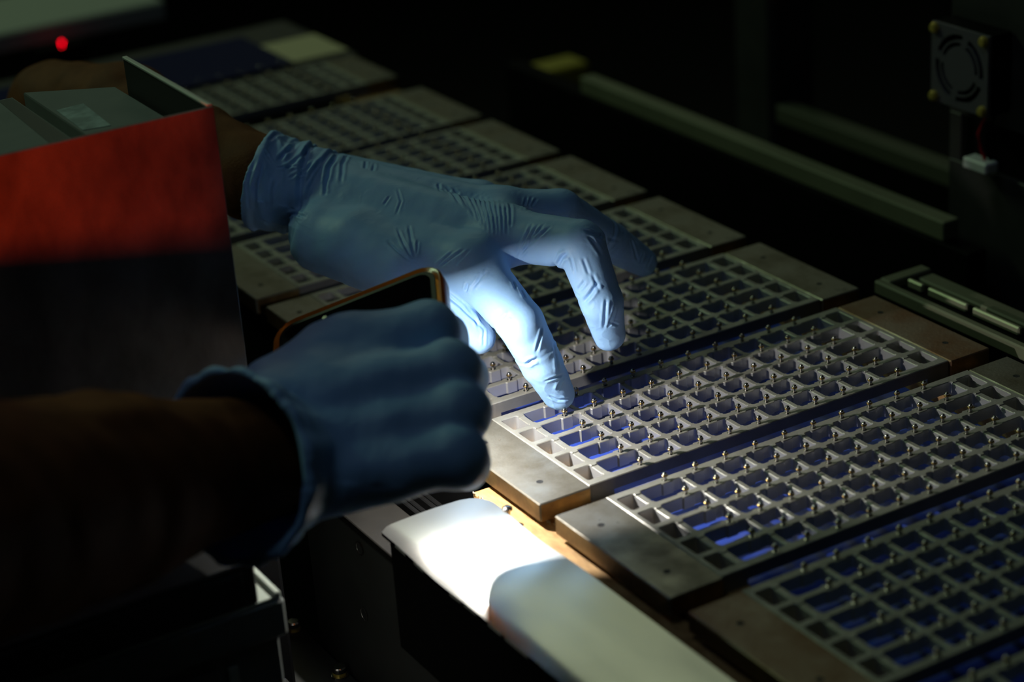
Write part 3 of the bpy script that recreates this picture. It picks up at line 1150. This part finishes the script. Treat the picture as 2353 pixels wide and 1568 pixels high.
# grooves of the stretched nitrile, as lines on the surface of the left glove: width, depth, points
CREASES = [
    (0.62, 0.5, [[-5.0, 77.2, 85.3], [-6.3, 74.2, 84.5], [-12.2, 62.2, 87.3]]),
    (0.62, 0.5, [[-3.5, 73.4, 84.5], [-3.3, 70.3, 83.4], [-8.2, 57.5, 86.2], [-10.2, 50.9, 86.3], [-10.9, 46.5, 85.5]]),
    (0.62, 0.5, [[-1.3, 70.2, 83.7], [-1.0, 66.9, 82.4], [-7.2, 51.4, 86.2], [-9.1, 44.8, 85.5], [-9.8, 40.2, 84.0]]),
    (0.62, 0.5, [[0.6, 67.2, 82.9], [-5.9, 51.3, 85.9], [-8.0, 43.9, 85.5], [-9.2, 38.9, 83.9], [-10.2, 34.3, 82.1]]),
    (0.62, 0.5, [[2.5, 64.0, 82.2], [-5.4, 46.2, 85.7], [-7.3, 39.6, 84.7], [-9.0, 34.5, 83.1], [-10.4, 29.8, 81.3]]),
    (0.62, 0.5, [[4.5, 61.9, 81.9], [-4.3, 43.0, 85.4], [-6.9, 35.5, 84.3], [-9.0, 30.1, 82.5], [-10.5, 25.7, 80.3]]),
    (0.62, 0.5, [[5.7, 59.1, 81.6], [-3.7, 39.7, 85.3], [-6.8, 31.9, 84.2], [-8.9, 27.0, 81.9], [-10.6, 23.1, 79.3]]),
    (0.62, 0.5, [[6.7, 55.8, 81.6], [-3.5, 35.5, 85.5], [-6.4, 28.5, 84.0], [-8.4, 24.3, 81.3], [-9.9, 21.0, 78.3]]),
    (0.62, 0.5, [[7.7, 52.6, 81.8], [-2.8, 32.1, 85.9], [-5.3, 26.2, 84.0], [-7.3, 22.4, 81.0], [-8.8, 19.6, 77.6]]),
    (0.62, 0.5, [[8.4, 48.8, 82.0], [-2.1, 29.1, 85.9], [-4.5, 24.1, 83.7], [-6.3, 20.9, 80.7], [-7.7, 18.5, 77.3]]),
    (0.62, 0.5, [[9.5, 45.7, 82.2], [-0.8, 27.1, 85.9], [-3.1, 22.7, 83.7], [-5.0, 19.7, 80.9], [-6.4, 17.6, 77.6]]),
    (0.62, 0.5, [[9.8, 42.2, 82.3], [0.5, 25.4, 85.7], [-1.7, 21.2, 83.8], [-3.7, 18.3, 81.1], [-5.1, 16.5, 78.0]]),
    (0.62, 0.5, [[5.9, 31.1, 85.7], [2.1, 24.2, 85.6], [-0.0, 20.6, 84.3], [-1.7, 18.2, 82.5], [-3.1, 16.5, 80.4]]),
    (0.55, 0.42, [[-2.6, 12.7, 67.4], [-2.3, 9.5, 72.4], [-1.1, 8.0, 76.5], [0.7, 7.5, 79.9], [3.2, 8.4, 82.6]]),
    (0.55, 0.42, [[-2.1, 12.1, 67.5], [-1.7, 8.1, 72.6], [-0.2, 6.1, 76.9], [1.9, 5.2, 80.3], [4.7, 5.6, 83.1]]),
    (0.55, 0.42, [[-2.1, 10.5, 69.5], [-1.0, 6.8, 74.2], [0.9, 4.5, 78.2], [3.3, 3.2, 81.2], [6.4, 3.2, 83.7]]),
    (0.55, 0.42, [[-2.0, 9.2, 70.9], [-0.4, 5.4, 75.0], [1.8, 2.7, 78.5], [4.2, 0.5, 81.2], [7.4, -0.5, 83.4]]),
    (0.55, 0.45, [[6.2, 20.3, 85.0], [21.6, 45.0, 77.5], [24.4, 47.7, 79.4]]),
    (0.55, 0.45, [[6.7, 19.1, 84.9], [23.3, 44.7, 76.9], [26.6, 47.1, 79.1]]),
    (0.55, 0.45, [[8.2, 19.6, 84.7], [24.9, 44.3, 76.5], [28.2, 45.7, 78.3]]),
    (0.8, 0.9, [[7.5, -4.1, 66.3], [6.2, -8.4, 70.0], [6.3, -10.5, 72.6], [6.7, -12.1, 73.7], [7.3, -13.5, 74.7]]),
    (0.6, 0.35, [[8.0, -14.8, 73.8], [8.5, -15.2, 69.8], [8.8, -15.8, 65.9]]),
    (0.6, 0.35, [[11.9, -18.6, 73.2], [12.5, -19.8, 69.5], [13.0, -21.1, 65.8]]),
    (0.6, 0.4, [[9.7, -16.9, 58.4], [10.4, -18.8, 60.9], [11.4, -20.2, 63.0]]),
    (0.8, 0.8, [[10.7, -19.2, 53.2], [11.3, -21.2, 55.4], [12.4, -22.4, 57.3], [14.0, -23.3, 59.8], [16.0, -23.6, 62.1]]),
    (0.6, 0.5, [[17.8, -26.4, 55.2], [16.8, -27.1, 52.1], [16.3, -27.0, 48.5], [16.7, -25.5, 44.2], [18.0, -22.8, 39.3]]),
    (0.5, 0.35, [[19.1, -25.8, 43.7], [21.8, -25.2, 41.8], [24.7, -24.3, 39.7]]),
    (0.6, 0.4, [[21.2, -28.0, 50.5], [20.2, -27.9, 48.1], [19.6, -26.9, 45.4], [19.6, -25.3, 42.6], [19.3, -23.8, 40.0]]),
    (0.6, 0.3, [[14.3, -21.7, 66.3], [15.0, -23.2, 62.2], [15.8, -24.7, 58.2]]),
    (0.7, 0.3, [[9.9, -13.8, 56.2], [10.1, -17.1, 55.1]]),
    (0.7, 0.6, [[-29.6, 13.1, 58.3], [-29.3, 12.1, 60.8], [-28.8, 11.8, 62.9]]),
    (0.6, 0.3, [[-28.1, 9.2, 60.7], [-26.0, 8.3, 64.0], [-23.3, 8.5, 66.9]]),
    (0.6, 0.3, [[-27.0, 8.2, 62.2], [-24.3, 7.6, 65.3], [-21.0, 8.2, 67.8]]),
    (0.8, 0.6, [[-25.6, -6.8, 48.0], [-24.2, -9.8, 51.2], [-21.9, -11.2, 53.6]]),
    (0.6, 0.5, [[-9.2, -16.5, 46.3], [-10.5, -17.3, 44.4], [-11.5, -17.7, 42.2], [-12.8, -17.9, 39.0], [-13.8, -17.5, 35.5]]),
    (0.8, 0.8, [[-16.9, -13.4, 29.0], [-16.3, -14.5, 30.1], [-15.7, -15.5, 31.2], [-14.5, -16.5, 31.8], [-13.1, -17.2, 32.2]]),
    (0.5, 0.4, [[-10.1, -16.7, 20.3], [-8.0, -17.7, 21.0], [-5.6, -18.0, 21.3], [-3.2, -17.7, 21.2], [-0.4, -16.7, 20.8]]),
    (0.6, 0.5, [[-1.1, -17.0, 19.6], [-2.0, -17.1, 18.4], [-2.9, -17.0, 17.1], [-3.6, -16.8, 15.8], [-4.4, -16.7, 14.4]]),
    (0.6, 0.4, [[-7.1, -14.1, 11.2], [-5.1, -14.6, 9.9], [-3.1, -15.2, 8.5], [-0.8, -16.1, 8.4], [2.0, -16.0, 7.7]]),
    (0.7, 0.35, [[-3.2, -14.7, 36.6], [-3.7, -16.4, 33.6], [-3.5, -16.9, 30.0], [-3.9, -17.9, 26.7], [-3.9, -18.0, 23.1]]),
    (0.6, 0.3, [[-12.4, 1.0, 62.7], [-13.0, -1.3, 61.7], [-13.6, -3.4, 60.8]]),
    (0.6, 0.3, [[-10.9, -2.9, 59.9], [-11.5, -5.6, 58.7], [-12.0, -8.2, 57.5]]),
    (0.6, 0.5, [[-35.1, 23.7, 56.4], [-32.5, 19.9, 52.9], [-29.2, 17.4, 48.7], [-25.6, 15.1, 43.6], [-22.2, 12.5, 38.6]]),
    (0.5, 0.4, [[-22.2, 12.5, 38.6], [-23.6, 10.9, 35.4], [-24.3, 10.6, 31.6]]),
    (0.6, 0.3, [[-28.1, 17.7, 49.8], [-26.2, 16.7, 46.6], [-24.6, 15.2, 43.7], [-24.7, 14.0, 41.4], [-24.7, 12.8, 39.2]]),
    (0.7, 0.35, [[15.3, -14.5, 84.1], [18.2, -16.6, 82.5], [22.1, -17.1, 80.2], [63.6, 40.5, 51.3], [69.8, 41.6, 48.2]]),
    (0.7, 0.35, [[16.1, -16.7, 82.3], [17.3, -18.4, 79.7], [18.8, -19.4, 76.7], [19.6, -19.9, 74.9], [20.4, -20.3, 73.0]]),
    (0.5, 0.5, [[85.2, 43.5, 30.1], [86.1, 43.4, 31.5], [87.2, 43.6, 32.7], [88.3, 44.1, 33.7], [89.6, 45.1, 34.4]]),
    (0.5, 0.4, [[81.5, 43.1, 33.5], [82.7, 43.1, 35.9], [84.6, 44.0, 37.7]]),
    (0.6, 0.35, [[77.7, 44.3, 46.1], [77.9, 43.6, 43.9], [78.3, 43.0, 41.6], [78.9, 42.8, 38.4], [79.7, 42.9, 34.9]]),
    (0.55, 0.5, [[-39.0, 54.9, 78.2], [-40.8, 49.0, 76.8], [-42.2, 43.6, 75.2], [-42.8, 39.4, 73.4], [-42.8, 36.3, 71.1]]),
    (0.6, 0.5, [[-33.8, 53.9, 78.9], [-36.1, 48.7, 77.2], [-38.6, 43.0, 75.7], [-40.6, 38.9, 73.6], [-42.1, 35.9, 71.0]]),
    (0.6, 0.45, [[-47.3, 49.4, 76.0], [-46.9, 45.6, 74.6], [-46.6, 41.7, 73.4], [-45.6, 38.6, 72.0], [-44.3, 36.1, 70.4]]),
    (0.5, 0.35, [[-37.0, 43.9, 76.2], [-39.6, 39.0, 73.8], [-41.5, 35.6, 70.9]]),
    (0.5, 0.3, [[-36.5, 41.4, 75.6], [-38.7, 38.2, 73.6], [-40.6, 35.7, 71.3]]),
    (0.55, 0.4, [[-35.5, 28.0, 67.0], [-34.1, 26.6, 68.8], [-32.7, 25.2, 70.6], [-31.1, 23.9, 72.4], [-29.3, 22.9, 74.0]]),
    (0.55, 0.4, [[-35.2, 27.1, 66.3], [-32.9, 23.9, 69.5], [-30.3, 21.4, 72.3], [-28.1, 20.0, 74.0], [-25.5, 19.2, 75.3]]),
    (0.5, 0.3, [[-30.7, 18.8, 69.7], [-27.4, 17.5, 72.8], [-23.4, 17.5, 75.3]]),
    (0.9, 1.1, [[-49.1, 104.0, 88.5], [-46.6, 107.1, 91.1], [-43.5, 111.6, 93.1], [-39.0, 115.7, 94.2], [-32.5, 124.3, 93.7]]),
    (0.7, 0.6, [[-52.3, 99.6, 85.0], [-50.1, 103.2, 87.5], [-48.1, 106.3, 90.1]]),
    (0.7, 0.6, [[-43.9, 98.8, 89.3], [-40.7, 103.8, 91.8], [-36.4, 111.5, 93.3], [-32.5, 116.4, 93.3], [-22.7, 133.7, 88.6]]),
    (0.6, 0.4, [[-29.4, 102.6, 91.5], [-26.7, 107.2, 91.5], [-23.5, 113.0, 91.1]]),
    (0.6, 0.35, [[-27.5, 98.8, 90.9], [-24.1, 103.9, 90.9], [-14.3, 122.3, 85.9]]),
    (0.5, 0.25, [[-35.7, 73.4, 83.4], [-33.6, 74.1, 84.8], [-31.5, 74.7, 86.3]]),
    (0.5, 0.25, [[-34.6, 63.9, 81.1], [-31.8, 66.4, 82.9], [-29.3, 68.3, 85.1], [-28.2, 71.7, 86.9], [-26.9, 75.7, 88.5]]),
    (0.8, 0.8, [[-63.8, 123.1, 98.0], [-60.6, 123.9, 99.6], [-57.1, 125.6, 100.9], [-50.7, 131.1, 100.2], [-43.9, 137.4, 99.2]]),
    (0.8, 0.7, [[-63.2, 118.4, 94.5], [-59.4, 118.4, 96.5], [-55.2, 119.6, 98.1], [-51.4, 121.5, 98.8], [-46.3, 126.5, 98.5]]),
    (0.5, 0.5, [[-67.7, 129.2, 104.6], [-67.5, 127.2, 102.6], [-66.9, 126.1, 100.4], [-66.6, 124.1, 98.4], [-66.4, 122.0, 96.4]]),
    (0.7, 0.6, [[-59.5, 112.6, 89.9], [-56.7, 114.0, 91.4], [-54.5, 114.1, 93.3], [-52.2, 114.6, 94.7], [-49.4, 116.0, 95.8]]),
    (0.7, 0.7, [[-57.3, 109.5, 88.5], [-54.7, 110.2, 91.0], [-51.9, 111.6, 93.3], [-48.3, 113.8, 94.9], [-44.5, 116.7, 96.3]]),
    (0.9, 0.8, [[-78.1, 122.2, 78.3], [-77.7, 121.5, 84.6], [-76.7, 121.9, 90.4], [-73.2, 123.0, 95.3], [-69.3, 125.1, 100.0]]),
    (0.8, 0.6, [[-71.6, 119.4, 74.4], [-71.4, 117.3, 81.1], [-70.3, 117.4, 87.0], [-68.9, 117.8, 89.3], [-67.3, 118.6, 91.5]]),
    (0.9, 0.9, [[-52.2, 119.5, 96.2], [-49.3, 123.0, 98.0], [-46.2, 127.1, 99.6]]),
    (0.5, 0.5, [[-66.1, 121.5, 95.9], [-63.1, 119.5, 95.9], [-60.1, 118.0, 95.7], [-57.3, 115.7, 95.7], [-53.2, 116.4, 94.7]]),
    (0.8, 0.6, [[-80.9, 123.4, 77.5], [-80.9, 121.9, 84.7], [-80.1, 122.8, 91.0], [-77.0, 123.2, 96.2], [-72.9, 126.1, 100.6]]),
    (0.8, 0.6, [[-64.0, 131.4, 105.7], [-60.0, 134.5, 105.8], [-55.5, 138.8, 105.5]]),
    (0.6, 0.5, [[-62.9, 115.8, 91.1], [-60.8, 114.6, 92.2], [-58.5, 113.9, 93.0], [-55.9, 114.2, 92.0], [-54.6, 111.6, 92.1]]),
    (0.7, 0.5, [[-76.4, 123.3, 72.6], [-73.9, 122.3, 70.8], [-70.3, 124.0, 67.8], [-66.6, 123.4, 66.1], [-63.2, 122.1, 64.6]]),
    (0.7, 0.6, [[-68.5, 117.0, 72.5], [-65.7, 114.5, 73.7], [-64.8, 107.4, 76.8], [-66.4, 98.4, 78.8], [-66.1, 93.5, 79.3]]),
]


def left_glove():
    fl = Field((-100, -36, -2), (104, 178, 116), 0.8)
    palm = np.full_like(fl.F, 30.0)
    for a, fn, r0, r1 in LEFT['meta']:
        add_cone(fl, palm, A3(a), A3(LEFT[fn][0]), r0, r1, 9)
    th = [A3(p) for p in LEFT['thumb']]
    add_cone(fl, palm, A3(LEFT['thenar'][0]), th[1], 17, 13.5, 10)
    # webs between the knuckles and between thumb and index finger
    add_cone(fl, palm, A3(LEFT['index'][0]), A3(LEFT['middle'][0]), 11, 11, 8)
    add_cone(fl, palm, A3(LEFT['middle'][0]), A3(LEFT['ring'][0]), 11, 10, 8)
    add_cone(fl, palm, th[0] * .4 + th[1] * .6, A3(LEFT['index'][0]) * .8 + th[1] * .2, 11, 9, 9)
    # wrist and flared cuff
    arm = [A3(p) for p in LEFT['arm']]
    d = (arm[1] - arm[0]) / np.linalg.norm(arm[1] - arm[0])
    side = np.cross(d, (0, 0, 1)); side /= np.linalg.norm(side)
    upv = np.cross(side, d)
    CU = arm[1]
    ellipse = []
    for k in range(14):
        a = 2 * math.pi * k / 14
        o = side * math.cos(a) + upv * math.sin(a)
        ellipse.append(o)
    # sweep of elliptical sections from wrist to cuff edge
    for s, ra, rb in ((-26, 22, 20), (-16, 23, 21), (-6, 24.5, 22.5), (3, 26.5, 24), (11, 27.5, 25)):
        for o in ellipse:
            c = arm[1] + d * s
            e = np.array([o @ side * (ra - 10), 0, o @ upv * (rb - 10)])
            p = c + side * e[0] + upv * e[2]
            add_cone(fl, palm, c, p, 10, 10, 5)
    rad = {'index': (12.4, 10.3, 9.3, 7.4), 'middle': (12, 10.8, 9.4, 7.6), 'ring': (11, 10.0, 9.3, 7.2),
           'pinky': (10, 8.6, 7.8, 6.8), 'thumb': (15, 12.6, 10.4, 7.8)}
    fing = np.full_like(fl.F, 30.0)
    for fn in ('index', 'middle', 'ring', 'pinky', 'thumb'):
        J = [A3(p) for p in LEFT[fn]]
        r = rad[fn]
        one = np.full_like(fl.F, 30.0)
        for q in range(3):
            add_cone(fl, one, J[q], J[q + 1], r[q], r[q + 1], 2.0)
        fing = smin(fing, one, 2.5)
    F = smin(palm, fing, 9.0)
    # cut the cuff off square to the arm, a little slanted and wavy
    X, Y, Z = np.meshgrid(*[x.astype(np.float32) for x in fl.ax], indexing='ij', sparse=True)
    dn = d + side * 0.10
    dn /= np.linalg.norm(dn)
    pl = (X - arm[1][0]) * dn[0] + (Y - arm[1][1]) * dn[1] + (Z - arm[1][2]) * dn[2] + 1.0
    F = np.maximum(F, pl)
    # hollow the cuff mouth
    core = cone_dist(X, Y, Z, arm[1] - d * 14, arm[1] + d * 50, 18.5, 24.5)
    F = np.maximum(F, -core)
    V, Fc = surface_nets(F, fl.lo, fl.h)
    V = laplace(V, Fc, 3)
    V, Fc = subdivide(V, Fc)
    V = laplace(V, Fc, 2)
    N = vnormals(V, Fc)
    disp = np.zeros(len(V))
    # loose cuff: long slanting wrinkles
    s = (V - arm[1]) @ d
    ang = np.arctan2((V - arm[1]) @ upv, (V - arm[1]) @ side)
    wc = 1 / (1 + np.exp(-(s + 24) / 5.0)) * (1 - 0.75 / (1 + np.exp(-(s + 5) / 1.5)))
    n1, n2, n3 = Wob(40, 3)(V), Wob(16, 4)(V), Wob(9, 5)(V)
    wr = 1 - 2 * np.abs(np.sin(2.6 * ang + 0.11 * s + 1.1 * n1))
    wr2 = 1 - 2 * np.abs(np.sin(0.26 * s + 1.5 * ang + 1.2 * n1 + .5 * n2))
    disp += wc * (0.75 * wr + 0.6 * wr2 * (0.6 + .4 * n1) + 0.28 * n2 + 0.16 * n3)
    # rolled rim
    disp += 1.15 * np.exp(-((s + 2.2) / 1.7) ** 2)
    # two sharp folds round the wrist
    for s0, w, a_, sl in ((-20.5, 1.5, 1.5, 3.0), (-26.5, 1.2, 0.8, -2.0), (-14, 1.2, 0.7, 4.0)):
        q = s - s0 - sl * np.sin(ang + .6) - 0.8 * n1
        disp += a_ * np.exp(-(q / w) ** 2) * (0.55 + 0.45 * np.sin(ang + 0.5)) - 0.7 * a_ * np.exp(-((q + 2.4) / w) ** 2)
    # back of the hand: tight parallel folds behind the knuckles
    ix, mi_, ri = A3(LEFT['index'][0]), A3(LEFT['middle'][0]), A3(LEFT['ring'][0])
    wr_ = A3(LEFT['wrist'][0])
    hand_ax = mi_ - wr_
    across = ri - ix
    # diagonal folds at the base of the middle finger
    m0, m1 = A3(LEFT['middle'][0]), A3(LEFT['middle'][1])
    # folds at the base of the ring finger
    r0_, r1_ = A3(LEFT['ring'][0]), A3(LEFT['ring'][1])
    # creases fanning out of the thumb web
    w0 = th[1] * .5 + ix * .5
    # finger joints and loose tips
    for fn, am in (('index', .75), ('middle', 1.0), ('ring', .55), ('thumb', .7)):
        J = [A3(p) for p in LEFT[fn]]
        rr_ = rad[fn]
        for q in (1, 2):
            ax = (J[q + 1] - J[q]) / np.linalg.norm(J[q + 1] - J[q]) + (J[q] - J[q - 1]) / np.linalg.norm(J[q] - J[q - 1])
            inner = (J[q - 1] + J[q + 1]) / 2 - J[q]
            inner = inner / max(np.linalg.norm(inner), 1e-6)
            disp += crease(V, J[q] + inner * rr_[q], ax, 1.0, rr_[q] * 1.05, am)
            disp += folds(V, J[q] + inner * rr_[q] * .8, ax, np.cross(ax, inner), (6, 9, 8), 3.4, 0.34, 31 + q, .8, .8)
        ax = J[3] - J[2]
        # lengthwise pleats where the glove tip is loose
        sd = np.cross(ax, (0.3, 0.5, 0.8))
        disp += folds(V, J[2] * .45 + J[3] * .55, sd, ax, (9, 12, 12), 5.2, 0.42, 41 + len(fn), 1.2, .55)
    disp += 0.05 * Wob(9, 51)(V)
    disp += 1.25 * grooves(V, CREASES)
    V = V + N * disp[:, None]
    o = link('glove', quad_mesh('glove', V, Fc, GLOVE, POFF), PERSON)
    o['label'] = 'wrinkled blue glove on the pointing left hand'


def right_glove():
    fl = Field((-232, -168, 10), (-56, -30, 128), 1.1)
    palm = np.full_like(fl.F, 30.0)
    R_ = RIGHT
    wr = [A3(p) for p in R_['wrist']]
    for fn, w, r0, r1 in (('index', 0, 15, 13), ('middle', 0, 15, 13), ('ring', 1, 15, 12.5), ('pinky', 1, 15, 12.5)):
        add_cone(fl, palm, wr[w] if fn != 'ring' else wr[0] * .4 + wr[1] * .6, A3(R_[fn][0]), r0, r1 - 2.0, 10)
    add_cone(fl, palm, A3(R_['web'][0]), A3(R_['web'][1]), 14, 12.5, 10)
    add_cone(fl, palm, A3(R_['web'][1]), A3(R_['index'][0]), 12.5, 12, 8)
    arm = [A3(p) for p in R_['arm']]
    d = (arm[1] - arm[0]) / np.linalg.norm(arm[1] - arm[0])
    d = (arm[2] - arm[0]) / np.linalg.norm(arm[2] - arm[0])
    side = np.cross(d, (0, 0, 1)); side /= np.linalg.norm(side)
    upv = np.cross(side, d)
    for s, ra, rb in ((-14, 29, 20), (0, 31, 25), (9, 34, 30), (16, 36, 34), (23, 38, 37)):
        c = arm[0] + d * s
        for k in range(16):
            a = 2 * math.pi * k / 16
            p = c + side * math.cos(a) * (ra - 9) + upv * math.sin(a) * (rb - 9)
            add_cone(fl, palm, c, p, 9, 9, 5)
    rad = {'index': (12.5, 11.2, 9.8, 8.2), 'middle': (12.5, 11.2, 9.6, 8.4), 'ring': (12.3, 11, 9.8, 8), 'pinky': (12, 10, 8.8, 7.6),
           'thumb': (13, 11.5, 10.5, 8.5)}
    fing = np.full_like(fl.F, 30.0)
    for fn in rad:
        J = [A3(p) for p in R_[fn]]
        one = np.full_like(fl.F, 30.0)
        for q in range(3):
            add_cone(fl, one, J[q], J[q + 1], rad[fn][q], rad[fn][q + 1], 2.5)
        fing = smin(fing, one, 2.0)
    F = smin(palm, fing, 3.0)
    X, Y, Z = np.meshgrid(*[x.astype(np.float32) for x in fl.ax], indexing='ij', sparse=True)
    cp = arm[0] + d * 23
    pl = (X - cp[0]) * d[0] + (Y - cp[1]) * d[1] + (Z - cp[2]) * d[2]
    F = np.maximum(F, pl)
    core = cone_dist(X, Y, Z, arm[0] - d * 6, arm[0] + d * 45, 20, 46)
    F = np.maximum(F, -core)
    V, Fc = surface_nets(F, fl.lo, fl.h)
    V = laplace(V, Fc, 4)
    N = vnormals(V, Fc)
    s = (V - arm[0]) @ d
    ang = np.arctan2((V - arm[0]) @ upv, (V - arm[0]) @ side)
    disp = 0.9 * np.exp(-((s - 21.5) / 2.0) ** 2) + 0.25 * Wob(26, 61)(V) + .05 * Wob(9, 62)(V)
    wc = 1 / (1 + np.exp(-(s + 10) / 5.0))
    n1 = Wob(40, 63)(V)
    disp += wc * (0.35 * (1 - 2 * np.abs(np.sin(0.22 * s + 1.2 * ang + n1))) + .4 * np.sin(3 * ang + n1))
    V = V + N * disp[:, None]
    o = link('glove', quad_mesh('glove', V, Fc, GLOVE, POFF), PERSON)
    o['label'] = 'blue glove on the right hand around the phone'


def limb(name, pts, radii, m, label, h=1.6, flat=1.0):
    pts = [A3(p) for p in pts]
    R_ = max(radii) + 8
    lo = np.min(pts, axis=0) - R_
    hi = np.max(pts, axis=0) + R_
    fl = Field(lo, hi, h)
    for q in range(len(pts) - 1):
        add_cone(fl, fl.F, pts[q], pts[q + 1], radii[q], radii[q + 1], 8)
    V, Fc = surface_nets(fl.F, fl.lo, fl.h)
    V = laplace(V, Fc, 4)
    V = V + vnormals(V, Fc) * (0.35 * Wob(22, 71)(V))[:, None]
    o = link(name, quad_mesh(name, V, Fc, m, POFF), PERSON)
    if label:
        o['label'] = label
    return o


left_glove()
right_glove()
la = LEFT['arm']
limb('forearm', [A3(la[1]) - (A3(la[1]) - A3(la[0])) * .75, la[1], la[2], (-90, 250, 94), la[3]], [17.0, 20.5, 23, 27, 25], SKIN,
     'brown left forearm and elbow behind the bin', 2.0)
ra = RIGHT['arm']
limb('forearm', [A3(ra[0]), A3(ra[1]), ra[2], ra[3]], [21, 25, 34, 40], SKIN, 'brown right forearm in shadow', 2.0)
